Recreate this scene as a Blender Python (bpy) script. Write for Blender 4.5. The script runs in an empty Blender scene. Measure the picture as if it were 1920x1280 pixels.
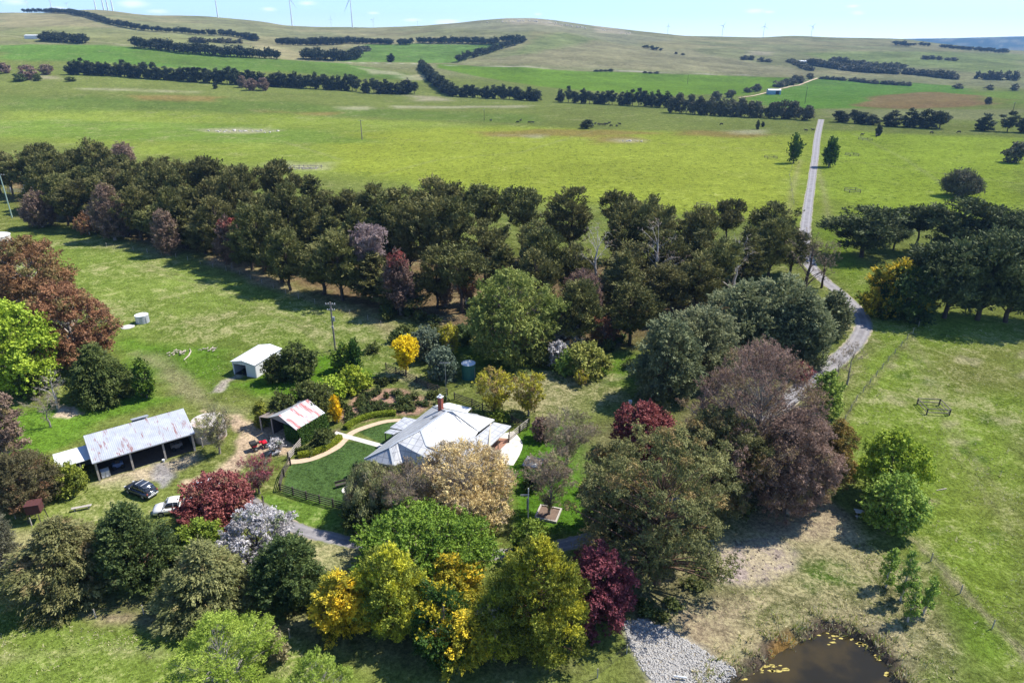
import bpy, bmesh, math, random
import numpy as np
from mathutils import Vector, Matrix
R_ = math.radians
rng = np.random.default_rng(7)
random.seed(7)
scene = bpy.context.scene
COL = scene.collection
# ------------------------------------------------------------------ camera geometry (used to read positions off the survey of the place)
CH = 55.0; FP = 1280.0; PITCH = math.atan(552 / 1280.0); SP, CP = math.sin(PITCH), math.cos(PITCH)
def ray(px, py):
    u = (px - 960) / FP; v = (py - 640) / FP
    return np.array([u, CP - v * SP, -(SP + v * CP)])
def zpix(py, Y):
    v = (py - 640) / FP
    return CH - Y / (CP - v * SP) * (SP + v * CP)
# ------------------------------------------------------------------ value noise
def _h(ix, iy, s):
    n = (ix.astype(np.int64) * 374761393 + iy.astype(np.int64) * 668265263 + s * 974711) & 0xffffffff
    n = ((n ^ (n >> 13)) * 1274126177) & 0xffffffff
    return ((n ^ (n >> 16)) & 0xffff) / 65535.0
def vn(x, y, s=0):
    ix = np.floor(x); iy = np.floor(y); fx = x - ix; fy = y - iy
    fx = fx * fx * (3 - 2 * fx); fy = fy * fy * (3 - 2 * fy)
    a = _h(ix, iy, s); b = _h(ix + 1, iy, s); c = _h(ix, iy + 1, s); d = _h(ix + 1, iy + 1, s)
    return (a * (1 - fx) + b * fx) * (1 - fy) + (c * (1 - fx) + d * fx) * fy
def fbm(x, y, s=0, o=4):
    r = 0; a = .5; t = 0
    for k in range(o):
        r = r + a * vn(x * 2 ** k + k * 13.7, y * 2 ** k - k * 7.3, s + k); t += a; a *= .5
    return r / t
def sstep(x): x = np.clip(x, 0, 1); return x * x * (3 - 2 * x)
# ------------------------------------------------------------------ terrain
def prof(*p): return (np.array(p[0::2], float), np.array(p[1::2], float))
KN = [(600, None),
 (850, prof(-400,135, 0,138, 200,143, 400,155, 560,165, 700,174, 830,182, 1000,186, 2400,186)),
 (1120, prof(-400,80, 0,86, 200,87, 400,98, 560,112, 700,122, 830,132, 1000,143, 1200,150, 1400,157, 1600,160, 2400,162)),
 (1500, prof(-400,60, 0,62, 200,62, 400,74, 560,88, 700,94, 830,96, 1000,92, 1200,106, 1400,116, 1600,124, 1720,122, 1920,126, 2400,130)),
 (1900, prof(-400,36, 0,38, 200,34, 400,49, 560,66, 700,68, 830,60, 1000,52, 1200,76, 1400,88, 1600,92, 1720,93, 1920,106, 2400,112)),
 (2400, prof(-400,24, 0,23, 50,21, 100,24, 150,18, 200,15, 240,20, 290,28, 350,27, 400,28, 450,33, 500,38, 540,46, 600,49, 660,49, 700,50, 760,48, 800,46, 860,41, 900,36, 950,32, 1000,32, 1040,36, 1100,45, 1150,51, 1200,57, 1280,66, 1340,67, 1420,69, 1480,65, 1520,67, 1560,69, 1680,71, 1720,76, 1800,86, 1860,92, 1920,95, 2400,100)),
]
FARZ = prof(-400,100, 0,95, 440,95, 520,46, 580,45, 640,49, 700,52, 760,95, 1480,95, 1600,74, 1680,70, 1760,69, 1830,67, 1920,64, 2100,66, 2400,72)
def hraw(x, Y):
    Yc = np.maximum(Y, 30.0); c = 960 + 1388 * x / Yc
    zs = []; ys = []
    for y, p in KN:
        ys.append(y); zs.append(np.zeros_like(c) if p is None else zpix(np.interp(c, p[0], p[1]), y))
    ys += [3000, 3800, 5800, 7000, 8200, 16000]
    zs += [zs[-1] * .55, np.zeros_like(c) - 5, np.zeros_like(c), zpix(np.interp(c, *FARZ), 7000), np.zeros_like(c), np.zeros_like(c)]
    out = np.zeros_like(c)
    for i in range(len(ys) - 1):
        m = (Y >= ys[i]) & (Y < ys[i + 1]); f = (Y - ys[i]) / (ys[i + 1] - ys[i])
        out = np.where(m, zs[i] * (1 - f) + zs[i + 1] * f, out)
    return out
PONDPX = [(1300,1292),(1372,1245),(1430,1213),(1478,1176),(1540,1160),(1592,1166),(1642,1190),(1682,1230),(1712,1290),(1740,1420),(1560,1500),(1300,1480),(1250,1380)]
def flat(px, py, z=0.0):
    d = ray(px, py); t = (CH - z) / -d[2]; return (d[0] * t, d[1] * t)
def pdist(X, Y, poly):
    """signed distance, positive inside"""
    n = len(poly); d = np.full(X.shape, 1e9); ins = np.zeros(X.shape, bool)
    for i in range(n):
        ax, ay = poly[i]; bx, by = poly[(i + 1) % n]
        ex, ey = bx - ax, by - ay; L = ex * ex + ey * ey + 1e-9
        t = np.clip(((X - ax) * ex + (Y - ay) * ey) / L, 0, 1)
        d = np.minimum(d, np.hypot(X - ax - t * ex, Y - ay - t * ey))
        if ay != by:
            c = ((ay > Y) != (by > Y)) & (X < (bx - ax) * (Y - ay) / (by - ay) + ax); ins ^= c
    return np.where(ins, d, -d)
POND = [flat(*p) for p in PONDPX]
def hgt(x, Y):
    x = np.asarray(x, float); Y = np.asarray(Y, float)
    h = (hraw(x, Y * .965) + 2 * hraw(x, Y) + hraw(x, Y * 1.035)) / 4
    w = sstep((Y - 620) / 500)
    h = h + w * (fbm(x / 160, Y / 160, 3) - .5) * 9 * np.clip((2200 - Y) / 400, .12, 1)
    near = (Y < 90) & (x > 5) & (x < 65)
    d = np.where(near, pdist(x, Y, POND) + (fbm(x / 1.7, Y / 1.7, 9) - .5) * 1.2, -1)
    return h - 2.6 * sstep(d / 3.4)
def P(px, py):
    """world point of the ground seen at that place of the survey"""
    d = ray(px, py)
    if d[2] < 0:
        t = CH / -d[2]
        if t * d[1] < 640: return Vector((d[0] * t, d[1] * t, float(hgt(d[0] * t, d[1] * t))))
    ts = np.linspace(560, 2700, 2200)
    z = CH + d[2] * ts; g = hgt(d[0] * ts, d[1] * ts)
    k = np.nonzero(z <= g)[0]
    if len(k) == 0:
        k = [int(np.argmin(np.where(ts * d[1] > 2380, 1e9, np.abs(z - g))))]
    t = ts[k[0]]
    return Vector((d[0] * t, d[1] * t, float(g[k[0]])))
def PZ(px, py, z):
    x, y = flat(px, py, z); return Vector((x, y, z))
def depth(p): return p.y * CP - (p.z - CH) * SP
def topz(p, py):
    return zpix(py, p.y)
# ------------------------------------------------------------------ materials
MATS = {}
class NT:
    def __init__(s, m): s.t = m.node_tree; s.n = s.t.nodes; s.l = s.t.links
    def __call__(s, kind, ins=None, **kw):
        nd = s.n.new(kind)
        for k, v in kw.items(): setattr(nd, k, v)
        for k, v in (ins or {}).items():
            if isinstance(v, bpy.types.NodeSocket): s.l.new(v, nd.inputs[k])
            else: nd.inputs[k].default_value = v
        return nd
    def math(s, op, a, b=0.0, c=None, clamp=False):
        d = {0: a, 1: b}
        if c is not None: d[2] = c
        return s('ShaderNodeMath', d, operation=op, use_clamp=clamp).outputs[0]
    def mix(s, f, a, b, bt='MIX'):
        nd = s.n.new('ShaderNodeMix'); nd.data_type = 'RGBA'; nd.blend_type = bt; nd.clamp_factor = True
        for i, v in ((0, f), (6, a), (7, b)):
            if isinstance(v, bpy.types.NodeSocket): s.l.new(v, nd.inputs[i])
            else: nd.inputs[i].default_value = v if i == 0 else (tuple(v) + (1,))[:4]
        return nd.outputs[2]
    def ramp(s, f, lo, hi):
        nd = s('ShaderNodeMapRange', {0: f, 1: lo, 2: hi}); nd.interpolation_type = 'SMOOTHSTEP'; return nd.outputs[0]
    def noise(s, vec, scale, detail=3, rough=.55, dist=0):
        nd = s('ShaderNodeTexNoise', {'Vector': vec, 'Scale': scale, 'Detail': detail, 'Roughness': rough, 'Distortion': dist}); return nd.outputs[0]
def newmat(name):
    m = bpy.data.materials.new(name); m.use_nodes = True; m.node_tree.nodes.clear(); MATS[name] = m
    return m, NT(m)
def plain(name, col, rough=.7, metal=0, var=.25, scale=3.0, bump=0.0, spec=.3, dirt=None):
    if name in MATS: return MATS[name]
    m, t = newmat(name)
    tc = t('ShaderNodeTexCoord').outputs['Object']
    n = t.noise(tc, scale, 5); n2 = t.noise(tc, scale * 7, 3)
    f = t.math('ADD', t.math('MULTIPLY', n, .65), t.math('MULTIPLY', n2, .35))
    f = t.ramp(f, .3, .7)
    c = t.mix(f, tuple(v * (1 - var) for v in col), tuple(min(1, v * (1 + var * .8)) for v in col))
    if dirt: c = t.mix(t.ramp(t.noise(tc, scale * .6, 5, .65), .52, .68), c, dirt)
    b = t('ShaderNodeBsdfPrincipled', {'Base Color': c, 'Roughness': rough, 'Metallic': metal, 'Specular IOR Level': spec})
    if bump:
        t.l.new(t('ShaderNodeBump', {'Height': n2, 'Strength': bump, 'Distance': .05}).outputs[0], b.inputs['Normal'])
    o = t('ShaderNodeOutputMaterial'); t.l.new(b.outputs[0], o.inputs[0])
    return m
def leafmat(name, c1, c2, c3=None, trans=.27):
    if name in MATS: return MATS[name]
    m, t = newmat(name)
    ti = t('ShaderNodeAttribute', attribute_name='tint').outputs['Fac']
    ac = t('ShaderNodeAttribute', attribute_name='acc').outputs['Fac']
    c = t.mix(ti, c1, c2)
    if c3: c = t.mix(ac, c, c3)
    rnd = t('ShaderNodeObjectInfo').outputs['Random']
    hs = t('ShaderNodeHueSaturation', {'Color': c, 'Hue': t.math('ADD', .487, t.math('MULTIPLY', rnd, .026)),
        'Value': t.math('ADD', .84, t.math('MULTIPLY', t.math('FRACT', t.math('MULTIPLY', rnd, 7.3)), .34)), 'Saturation': 1.0}).outputs[0]
    d = t('ShaderNodeBsdfDiffuse', {0: hs}); tr = t('ShaderNodeBsdfTranslucent', {0: hs})
    g = t('ShaderNodeBsdfGlossy', {0: (1, 1, 1, 1), 'Roughness': .6})
    mx = t('ShaderNodeMixShader', {0: trans, 1: d.outputs[0], 2: tr.outputs[0]})
    mg = t('ShaderNodeMixShader', {0: .012, 1: mx.outputs[0], 2: g.outputs[0]})
    o = t('ShaderNodeOutputMaterial'); t.l.new(mg.outputs[0], o.inputs[0])
    return m
# ------------------------------------------------------------------ mesh + object helpers
def mesh_quads(name, V, F, mat, smooth=False, attrs=None):
    me = bpy.data.meshes.new(name); V = np.ascontiguousarray(V, np.float32); F = np.ascontiguousarray(F, np.int32)
    k = F.shape[1]
    me.vertices.add(len(V)); me.vertices.foreach_set('co', V.ravel())
    me.loops.add(F.size); me.loops.foreach_set('vertex_index', F.ravel())
    me.polygons.add(len(F)); me.polygons.foreach_set('loop_start', np.arange(0, F.size, k, dtype=np.int32))
    try: me.polygons.foreach_set('loop_total', np.full(len(F), k, np.int32))
    except Exception: pass
    for m in (mat if isinstance(mat, (list, tuple)) else [mat]): me.materials.append(m)
    for an, (dom, arr) in (attrs or {}).items():
        if arr.ndim == 2:
            a = me.attributes.new(an, 'FLOAT_COLOR', dom); a.data.foreach_set('color', np.ascontiguousarray(arr, np.float32).ravel())
        else:
            a = me.attributes.new(an, 'FLOAT', dom); a.data.foreach_set('value', np.ascontiguousarray(arr, np.float32))
    if smooth: me.polygons.foreach_set('use_smooth', np.ones(len(F), bool))
    me.update(calc_edges=True); return me
def link(name, me, parent=None, loc=None):
    o = bpy.data.objects.new(name, me); COL.objects.link(o)
    if parent: o.parent = parent
    if loc is not None: o.location = loc
    return o
def tag(o, label=None, cat=None, group=None, kind=None):
    if label: o['label'] = label
    if cat: o['category'] = cat
    if group: o['group'] = group
    if kind: o['kind'] = kind
    return o
def thing(name, label, cat, loc=(0, 0, 0), rz=0, group=None):
    o = bpy.data.objects.new(name, None); COL.objects.link(o); o.location = loc; o.rotation_euler = (0, 0, rz)
    o.empty_display_size = .2
    return tag(o, label, cat, group)
class MB:
    """collects boxes, tubes and slabs into one mesh"""
    def __init__(s): s.v = []; s.f = []; s.uv = []
    def add(s, vs, fs):
        b = len(s.v); s.v += [tuple(map(float, v)) for v in vs]; s.f += [tuple(b + i for i in f) for f in fs]; return s
    def box(s, c, d, rz=0, taper=1.0):
        x, y, z = d[0] / 2, d[1] / 2, d[2] / 2; ca, sa = math.cos(rz), math.sin(rz); vs = []
        for k in (-1, 1):
            q = taper if k > 0 else 1
            for a, b in ((-1, -1), (1, -1), (1, 1), (-1, 1)):
                X, Y = a * x * q, b * y * q; vs.append((c[0] + X * ca - Y * sa, c[1] + X * sa + Y * ca, c[2] + k * z))
        return s.add(vs, [(3, 2, 1, 0), (4, 5, 6, 7), (0, 1, 5, 4), (1, 2, 6, 5), (2, 3, 7, 6), (3, 0, 4, 7)])
    def bar(s, a, b, w, h=None):
        """rectangular bar between two points"""
        a = Vector(a); b = Vector(b); h = h or w; d = (b - a).normalized()
        sd = d.cross(Vector((0, 0, 1)))
        if sd.length < .01: sd = Vector((1, 0, 0))
        sd.normalize(); up = sd.cross(d).normalized(); vs = []
        for p in (a, b):
            for i, j in ((-1, -1), (1, -1), (1, 1), (-1, 1)): vs.append(p + sd * i * w / 2 + up * j * h / 2)
        return s.add(vs, [(3, 2, 1, 0), (4, 5, 6, 7), (0, 1, 5, 4), (1, 2, 6, 5), (2, 3, 7, 6), (3, 0, 4, 7)])
    def tube(s, pts, rad, n=6, cap=True):
        pts = [Vector(p) for p in pts]; m = len(pts); vs = []; 
        if not hasattr(rad, '__len__'): rad = [rad] * m
        for i, p in enumerate(pts):
            d = (pts[min(i + 1, m - 1)] - pts[max(i - 1, 0)]).normalized()
            r = Vector((1, 0, 0)) if abs(d.x) < .8 else Vector((0, 1, 0))
            a = d.cross(r).normalized(); b = d.cross(a)
            for k in range(n):
                t = 2 * math.pi * k / n; vs.append(p + (a * math.cos(t) + b * math.sin(t)) * rad[i])
        fs = [(i * n + k, i * n + (k + 1) % n, (i + 1) * n + (k + 1) % n, (i + 1) * n + k) for i in range(m - 1) for k in range(n)]
        if cap: fs += [tuple(range(n))[::-1], tuple((m - 1) * n + k for k in range(n))]
        return s.add(vs, fs)
    def cyl(s, c, r, h, n=16, r2=None):
        return s.tube([(c[0], c[1], c[2]), (c[0], c[1], c[2] + h)], [r, r if r2 is None else r2], n)
    def lathe(s, c, prof_, n=24):
        m = len(prof_); vs = [(c[0] + r * math.cos(2 * math.pi * k / n), c[1] + r * math.sin(2 * math.pi * k / n), c[2] + z) for r, z in prof_ for k in range(n)]
        fs = [(i * n + k, i * n + (k + 1) % n, (i + 1) * n + (k + 1) % n, (i + 1) * n + k) for i in range(m - 1) for k in range(n)]
        fs += [tuple(range(n))[::-1], tuple((m - 1) * n + k for k in range(n))]
        return s.add(vs, fs)
    def slab(s, poly, th, up=False):
        poly = [Vector(p) for p in poly]; n = len(poly); o = Vector((0, 0, -th))
        nz = sum(((poly[(i + 1) % n].x - poly[i].x) * (poly[(i + 1) % n].y + poly[i].y)) for i in range(n))
        if nz > 0: poly = poly[::-1]
        return s.add(poly + [p + o for p in poly], [tuple(range(n)), tuple(range(2 * n - 1, n - 1, -1))] + [(i + n, (i + 1) % n + n, (i + 1) % n, i) for i in range(n)])
    def wall(s, a, b, z0, z1, th=.12, z1b=None):
        a = Vector((a[0], a[1], 0)); b = Vector((b[0], b[1], 0)); d = (b - a).normalized(); nrm = Vector((-d.y, d.x, 0)) * th / 2
        z1b = z1 if z1b is None else z1b
        vs = [a + nrm, a - nrm, b - nrm, b + nrm]
        lo = [v + Vector((0, 0, z0)) for v in vs]; hi = [vs[0] + Vector((0, 0, z1)), vs[1] + Vector((0, 0, z1)), vs[2] + Vector((0, 0, z1b)), vs[3] + Vector((0, 0, z1b))]
        return s.add(lo + hi, [(3, 2, 1, 0), (4, 5, 6, 7), (0, 1, 5, 4), (1, 2, 6, 5), (2, 3, 7, 6), (3, 0, 4, 7)])
    def mesh(s, name, mat, uvdir=None, smooth=False, bevel=0):
        me = bpy.data.meshes.new(name); me.from_pydata(s.v, [], s.f)
        for m in (mat if isinstance(mat, (list, tuple)) else [mat]): me.materials.append(m)
        if bevel:
            bm = bmesh.new(); bm.from_mesh(me)
            bmesh.ops.bevel(bm, geom=list(bm.edges), offset=bevel, segments=1, affect='EDGES'); bm.to_mesh(me); bm.free()
        uv = me.uv_layers.new(name='UVMap')
        for p in me.polygons:
            n = p.normal; h = Vector((-n.y, n.x, 0))
            if h.length < .02: h = Vector(uvdir or (1, 0, 0))
            h.normalize(); sl = n.cross(h)
            for li in p.loop_indices:
                co = me.vertices[me.loops[li].vertex_index].co; uv.data[li].uv = (co.dot(h), co.dot(sl))
        if smooth: me.polygons.foreach_set('use_smooth', [True] * len(me.polygons))
        me.update(); return me
    def build(s, name, mat, parent=None, **kw):
        """world coordinates in, object origin at the parent"""
        root = parent; loc = kw.pop('local', False)
        while root is not None and root.parent: root = root.parent
        if root is not None and not loc:
            M = Matrix.LocRotScale(root.location, root.rotation_euler, None).inverted(); s.v = [tuple(M @ Vector(v)) for v in s.v]
        if parent is None and not loc:
            a = np.array(s.v); c = [float(a[:, 0].mean()), float(a[:, 1].mean()), float(a[:, 2].min())]
            s.v = [tuple(v) for v in (a - c).tolist()]
            return link(name, s.mesh(name, mat, **kw), None, c)
        return link(name, s.mesh(name, mat, **kw), parent)
# ------------------------------------------------------------------ ground sheet
def tri_noise(x, y, s=0): return fbm(x, y, s, 3) - .5
ys = list(np.arange(-90, 36, 9.0))
for py in np.arange(1300, 212, -1.75): ys.append(flat(960, py)[1])
ys = [y for y in ys if y < 600]
y = ys[-1]
while y < 2450: y += 9; ys.append(y)
while y < 4000: y += 60; ys.append(y)
while y < 8700: y += 150; ys.append(y)
ys = np.array(ys)
sx = np.concatenate([np.linspace(-1.9, -1.25, 10)[:-1], np.linspace(-1.25, 1.25, 900), np.linspace(1.25, 1.9, 10)[1:]])
YY, SS = np.meshgrid(ys, sx, indexing='ij')
XX = SS * np.sqrt((.7 * np.maximum(YY, 0)) ** 2 + 40 ** 2)
ZZ = hgt(XX, YY)
# colours of what grows or lies there (albedo)
LUSH = (.092, .138, .026); MEAD = (.136, .160, .038); PALE = (.175, .185, .065); STRAW = (.32, .27, .14); SOIL = (.30, .205, .13)
CROP = (.112, .185, .020); HILL = (.180, .180, .080); TAN = (.235, .205, .10); RED = (.20, .12, .055); LAWN = (.062, .108, .030); MUD = (.10, .075, .052)
GRAV = (.36, .31, .27); PINEFL = (.145, .095, .055); BRUSH = (.16, .135, .085)
Cc = np.zeros(XX.shape + (3,)); Cc[:] = MEAD
DRY = np.full(XX.shape, .35); TUS = np.zeros(XX.shape)
def paint(poly, col=None, soft=3.0, a=1.0, dry=None, tus=None, wob=None, world=False):
    pts = poly if world else [tuple(P(*p)[:2]) for p in poly]
    px = [p[0] for p in pts]; py = [p[1] for p in pts]; m = soft * 2 + (wob or 0)
    r = np.nonzero((ys > min(py) - m) & (ys < max(py) + m))[0]
    if len(r) == 0: return
    sl = slice(r[0], r[-1] + 1); X = XX[sl]; Y = YY[sl]
    wob_ = soft * 1.2 if wob is None else wob
    if wob_: 
        q = max(wob_ * 2.2, .8); d = pdist(X, Y, pts) + (fbm(X / q, Y / q, 21) - .5) * 2 * wob_
    else: d = pdist(X, Y, pts)
    w = sstep(d / soft * .5 + .5) * a
    if col is not None: Cc[sl] = Cc[sl] * (1 - w[..., None]) + np.array(col) * w[..., None]
    if dry is not None: DRY[sl] = DRY[sl] * (1 - w) + dry * w
    if tus is not None: TUS[sl] = TUS[sl] * (1 - w) + tus * w
def stroke(pts, wpx, col, soft=1.0, a=1.0, dry=None, world=False, wob=None):
    """a track: wpx is its width in survey pixels at each point"""
    L = []; Rr = []
    q = [P(*p) for p in pts]
    for i, p in enumerate(q):
        d = (q[min(i + 1, len(q) - 1)] - q[max(i - 1, 0)]); n = Vector((-d.y, d.x, 0)).normalized()
        w = (wpx[i] if hasattr(wpx, '__len__') else wpx) * depth(p) / FP / 2
        L.append(tuple((p + n * w)[:2])); Rr.append(tuple((p - n * w)[:2]))
    paint(L + Rr[::-1], col, soft, a, dry, world=True, wob=wob)
big = lambda pts, col, **k: paint(pts, col, **k)
# far country first
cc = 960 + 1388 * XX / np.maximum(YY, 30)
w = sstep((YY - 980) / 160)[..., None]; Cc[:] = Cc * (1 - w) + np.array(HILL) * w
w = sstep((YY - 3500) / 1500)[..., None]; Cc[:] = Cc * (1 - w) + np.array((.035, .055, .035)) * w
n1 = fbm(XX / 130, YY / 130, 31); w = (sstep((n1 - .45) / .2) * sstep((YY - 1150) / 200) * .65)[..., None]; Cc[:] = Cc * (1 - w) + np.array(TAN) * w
big([(0,112),(330,122),(700,150),(860,185),(700,200),(1250,205),(1540,232),(1920,250),(1920,330),(0,330),(0,150)], MEAD, soft=20)
big([(0,84),(250,88),(480,108),(640,120),(800,150),(600,140),(330,128),(0,112)], (.10,.18,.03), soft=14)
big([(250,92),(540,112),(760,140),(700,150),(500,132),(250,118)], LUSH, soft=16, a=.6)
big([(0,28),(60,24),(170,42),(215,52),(130,55),(0,58)], TAN, soft=25, a=.9)
big([(0,52),(200,54),(240,58),(480,78),(380,82),(200,84),(0,76)], PALE, soft=25, a=.7)
big([(480,80),(560,100),(600,112),(540,112),(480,95)], STRAW, soft=15, a=.6)
big([(690,84),(770,82),(900,84),(960,80),(850,118),(640,116),(660,90)], (.105,.175,.035), soft=12)
big([(905,118),(985,82),(1040,66),(1140,80),(1290,95),(1500,130),(1530,142),(1280,133),(1060,126)], (.215,.195,.10), soft=14, a=.85)
big([(1000,72),(1060,62),(1120,72),(1000,100),(940,108)], (.15,.19,.06), soft=20, a=.7)
big([(840,40),(1000,34),(1150,50),(1260,75),(1180,85),(1060,62),(960,60),(820,54)], (.20,.195,.11), soft=30, a=.8)
big([(820,120),(1000,128),(1280,140),(1480,146),(1400,176),(1250,180),(1040,165),(1010,162),(820,128)], CROP, soft=5, dry=.02, wob=3)
big([(1290,140),(1500,148),(1390,180),(1260,172)], CROP, soft=5, dry=.02, wob=3)
big([(1400,182),(1535,146),(1800,162),(1850,186),(1700,200),(1500,205),(1420,195)], (.085,.175,.02), soft=12, a=.9)
big([(1600,200),(1650,178),(1760,172),(1870,183),(1920,188),(1840,198),(1700,205)], RED, soft=10, a=.85, wob=14)
big([(1840,170),(1920,172),(1920,196),(1850,192)], CROP, soft=14, a=.6)
big([(1540,205),(1920,205),(1920,226),(1560,222)], HILL, soft=14, a=.7)
big([(1700,98),(1920,102),(1920,150),(1780,128),(1560,115),(1500,100)], (.15,.19,.05), soft=30, a=.7)
# wide middle paddock
big([(0,205),(500,212),(900,235),(1300,248),(1545,250),(1530,420),(1250,400),(900,360),(600,320),(0,260)], (.178,.222,.036), soft=18, a=1, dry=.4, tus=.0)
big([(620,250),(900,240),(1520,255),(1500,420),(1200,395),(900,355),(640,320)], (.228,.262,.034), soft=14, a=.9, dry=.25, tus=1.0)
big([(1545,245),(1920,260),(1920,420),(1560,410)], (.195,.252,.030), soft=12, a=1, dry=.25, tus=1.0)
big([(0,180),(500,190),(1000,215),(1000,230),(500,215),(0,205)], LUSH, soft=16, a=.75)
big([(0,225),(350,230),(620,245),(700,265),(400,270),(0,255)], (.12,.19,.03), soft=14, a=.7, dry=.5)
for pl in ([(880,247),(1100,242),(1220,250),(1100,258),(900,256)], [(1110,258),(1180,254),(1200,264),(1120,268)], [(240,178),(420,182),(400,190),(260,188)], [(470,208),(640,212),(620,218),(480,215)], [(1290,244),(1460,252),(1400,258),(1280,252)]):
    big(pl, (.22,.15,.05), soft=9, a=.75, wob=12)
for pl in ([(360,241),(440,240),(510,246),(470,251),(380,248)], [(628,201),(690,200),(692,206),(640,207)], [(740,199),(1000,198),(990,202),(750,203)], [(150,166),(380,172),(370,175),(160,169)], [(940,252),(1010,254),(1000,257),(930,255)],
           [(1380,245),(1440,243),(1430,252),(1390,251)], [(520,308),(610,306),(612,318),(530,318)], [(1165,262),(1190,262),(1185,268),(1165,267)], [(745,145),(790,140),(810,150),(760,152)], [(675,128),(730,134),(760,142),(700,138)]):
    big(pl, (.34,.31,.19), soft=9, a=.65, wob=11)
for pl in ([(770,180),(830,182),(850,190),(780,190)], [(60,140),(115,142),(120,150),(60,148)], [(1110,48),(1160,52),(1190,66),(1120,62)], [(940,36),(1030,38),(1060,52),(960,48)], [(1410,96),(1450,98),(1440,104),(1400,103)]):
    big(pl, (.34,.29,.19), soft=14, a=.7, wob=16)
stroke([(640,117),(780,120),(900,125),(1060,131),(1280,138),(1420,142)], 2.6, (.42,.38,.30), soft=2.5, wob=0)
stroke([(350,21),(430,29),(540,42),(560,45)], 2, (.42,.38,.30), soft=3, wob=0)
stroke([(0,66),(80,74),(240,86)], 1.5, (.36,.33,.22), soft=4, wob=0)
# belt floor: needles and bare ground under the pines
big([(40,400),(200,430),(320,468),(450,505),(560,545),(690,590),(830,610),(1000,640),(1160,665),(1230,640),(1500,560),(1300,520),(1200,495),(850,475),(560,430),(120,350),(0,320)], PINEFL, soft=6, a=.9, dry=.45, tus=0)
big([(380,478),(450,490),(520,535),(620,570),(720,600),(780,640),(740,640),(660,590),(560,560),(440,512),(380,495)], (.34,.24,.16), soft=3, a=.75, dry=.6)
big([(180,450),(235,462),(340,470),(330,482),(190,462)], (.30,.24,.15), soft=3, a=.5)
big([(1370,470),(1520,470),(1560,540),(1520,560),(1300,560)], (.13,.15,.04), soft=4, a=.7)
# paddock left behind the sheds
big([(0,440),(150,450),(330,490),(520,550),(700,600),(740,700),(560,700),(420,650),(150,640),(0,560)], (.135,.185,.034), soft=6, a=.9, dry=.6, tus=0)
big([(240,640),(430,650),(440,700),(400,730),(250,700)], (.085,.17,.016), soft=3, a=.8, dry=.15)
big([(540,690),(640,660),(700,700),(600,760),(460,740),(420,720)], (.08,.17,.012), soft=2, a=.85, dry=.1)
big([(0,770),(250,740),(330,745),(180,800),(90,850),(0,870)], (.08,.165,.014), soft=2, a=.8, dry=.15)
# yard and tracks
T_ = (.45, .34, .225)
stroke([(250,660),(310,690),(350,730),(400,760),(450,775)], [16,22,28,30,22], (.25,.22,.12), soft=2.2, a=.65)
stroke([(405,735),(425,715),(448,704)], [20,18,14], (.42,.36,.30), soft=.6, a=.9)
big([(380,770),(450,780),(480,800),(476,830),(460,870),(420,900),(350,920),(345,900),(400,885),(440,850),(450,810)], T_, soft=.8, a=1, dry=.15, wob=.7)
big([(470,790),(540,800),(548,850),(500,855),(465,850)], T_, soft=.8, a=1, dry=.1, wob=.5)
big([(178,905),(250,880),(370,845),(380,860),(330,885),(250,905),(190,925)], (.44,.35,.24), soft=1, a=.85)
big([(290,870),(315,868),(328,895),(305,915),(288,895)], (.27,.25,.24), soft=.6, a=.9)
big([(100,930),(230,905),(240,925),(330,960),(200,985),(100,970)], (.15,.19,.04), soft=2, a=.8, dry=.8)
big([(110,760),(140,762),(155,775),(130,785),(100,782)], (.42,.33,.24), soft=.5, a=.9)
stroke([(0,1120),(50,1130),(110,1140)], [10,9,6], T_, soft=.6, a=.9)
big([(150,1150),(240,1145),(360,1175),(330,1195),(220,1175)], (.34,.25,.17), soft=1, a=.8)
big([(0,985),(80,1000),(60,1060),(30,1050),(0,1010)], STRAW, soft=1.5, a=.6)
big([(0,1150),(150,1165),(560,1200),(700,1300),(0,1330)], (.135,.190,.032), soft=2, a=.9, dry=.6)
# garden
big([(546,868),(600,860),(655,826),(722,835),(690,862),(682,900),(664,952),(600,948),(528,925),(535,890)], LAWN, soft=.35, a=1, dry=0, wob=.1)
big([(668,808),(690,800),(735,789),(780,792),(770,815),(715,832)], LAWN, soft=.3, a=1, dry=0, wob=.1)
big([(655,745),(700,728),(770,730),(810,755),(790,778),(735,776),(700,782),(668,790),(652,800),(640,780)], (.36,.225,.155), soft=.8, a=1, dry=.1)
big([(565,845),(600,815),(640,800),(645,822),(610,845),(570,858)], (.17,.13,.085), soft=.6, a=.8)
big([(700,700),(760,690),(830,740),(830,765),(760,730)], (.13,.16,.05), soft=1.5, a=.8, dry=.8)
big([(500,925),(560,935),(690,965),(700,1010),(560,985),(480,950)], (.10,.17,.025), soft=1, a=.9, dry=.35)
big([(560,1000),(680,1030),(670,1080),(620,1090),(560,1040)], (.24,.24,.11), soft=1.5, a=.8, dry=.9)
big([(955,830),(1000,790),(1080,800),(1130,900),(1110,1000),(960,1000)], (.065,.15,.012), soft=1.5, a=.9, dry=.1)
big([(900,700),(1000,690),(1150,700),(1190,760),(1120,780),(1000,780),(930,770)], (.17,.185,.06), soft=3, a=.8, dry=.9)
big([(830,650),(1180,660),(1170,700),(900,700)], (.10,.17,.02), soft=3, a=.7)
big([(1060,690),(1200,660),(1215,720),(1130,730)], (.10,.18,.02), soft=2, a=.6)
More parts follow.
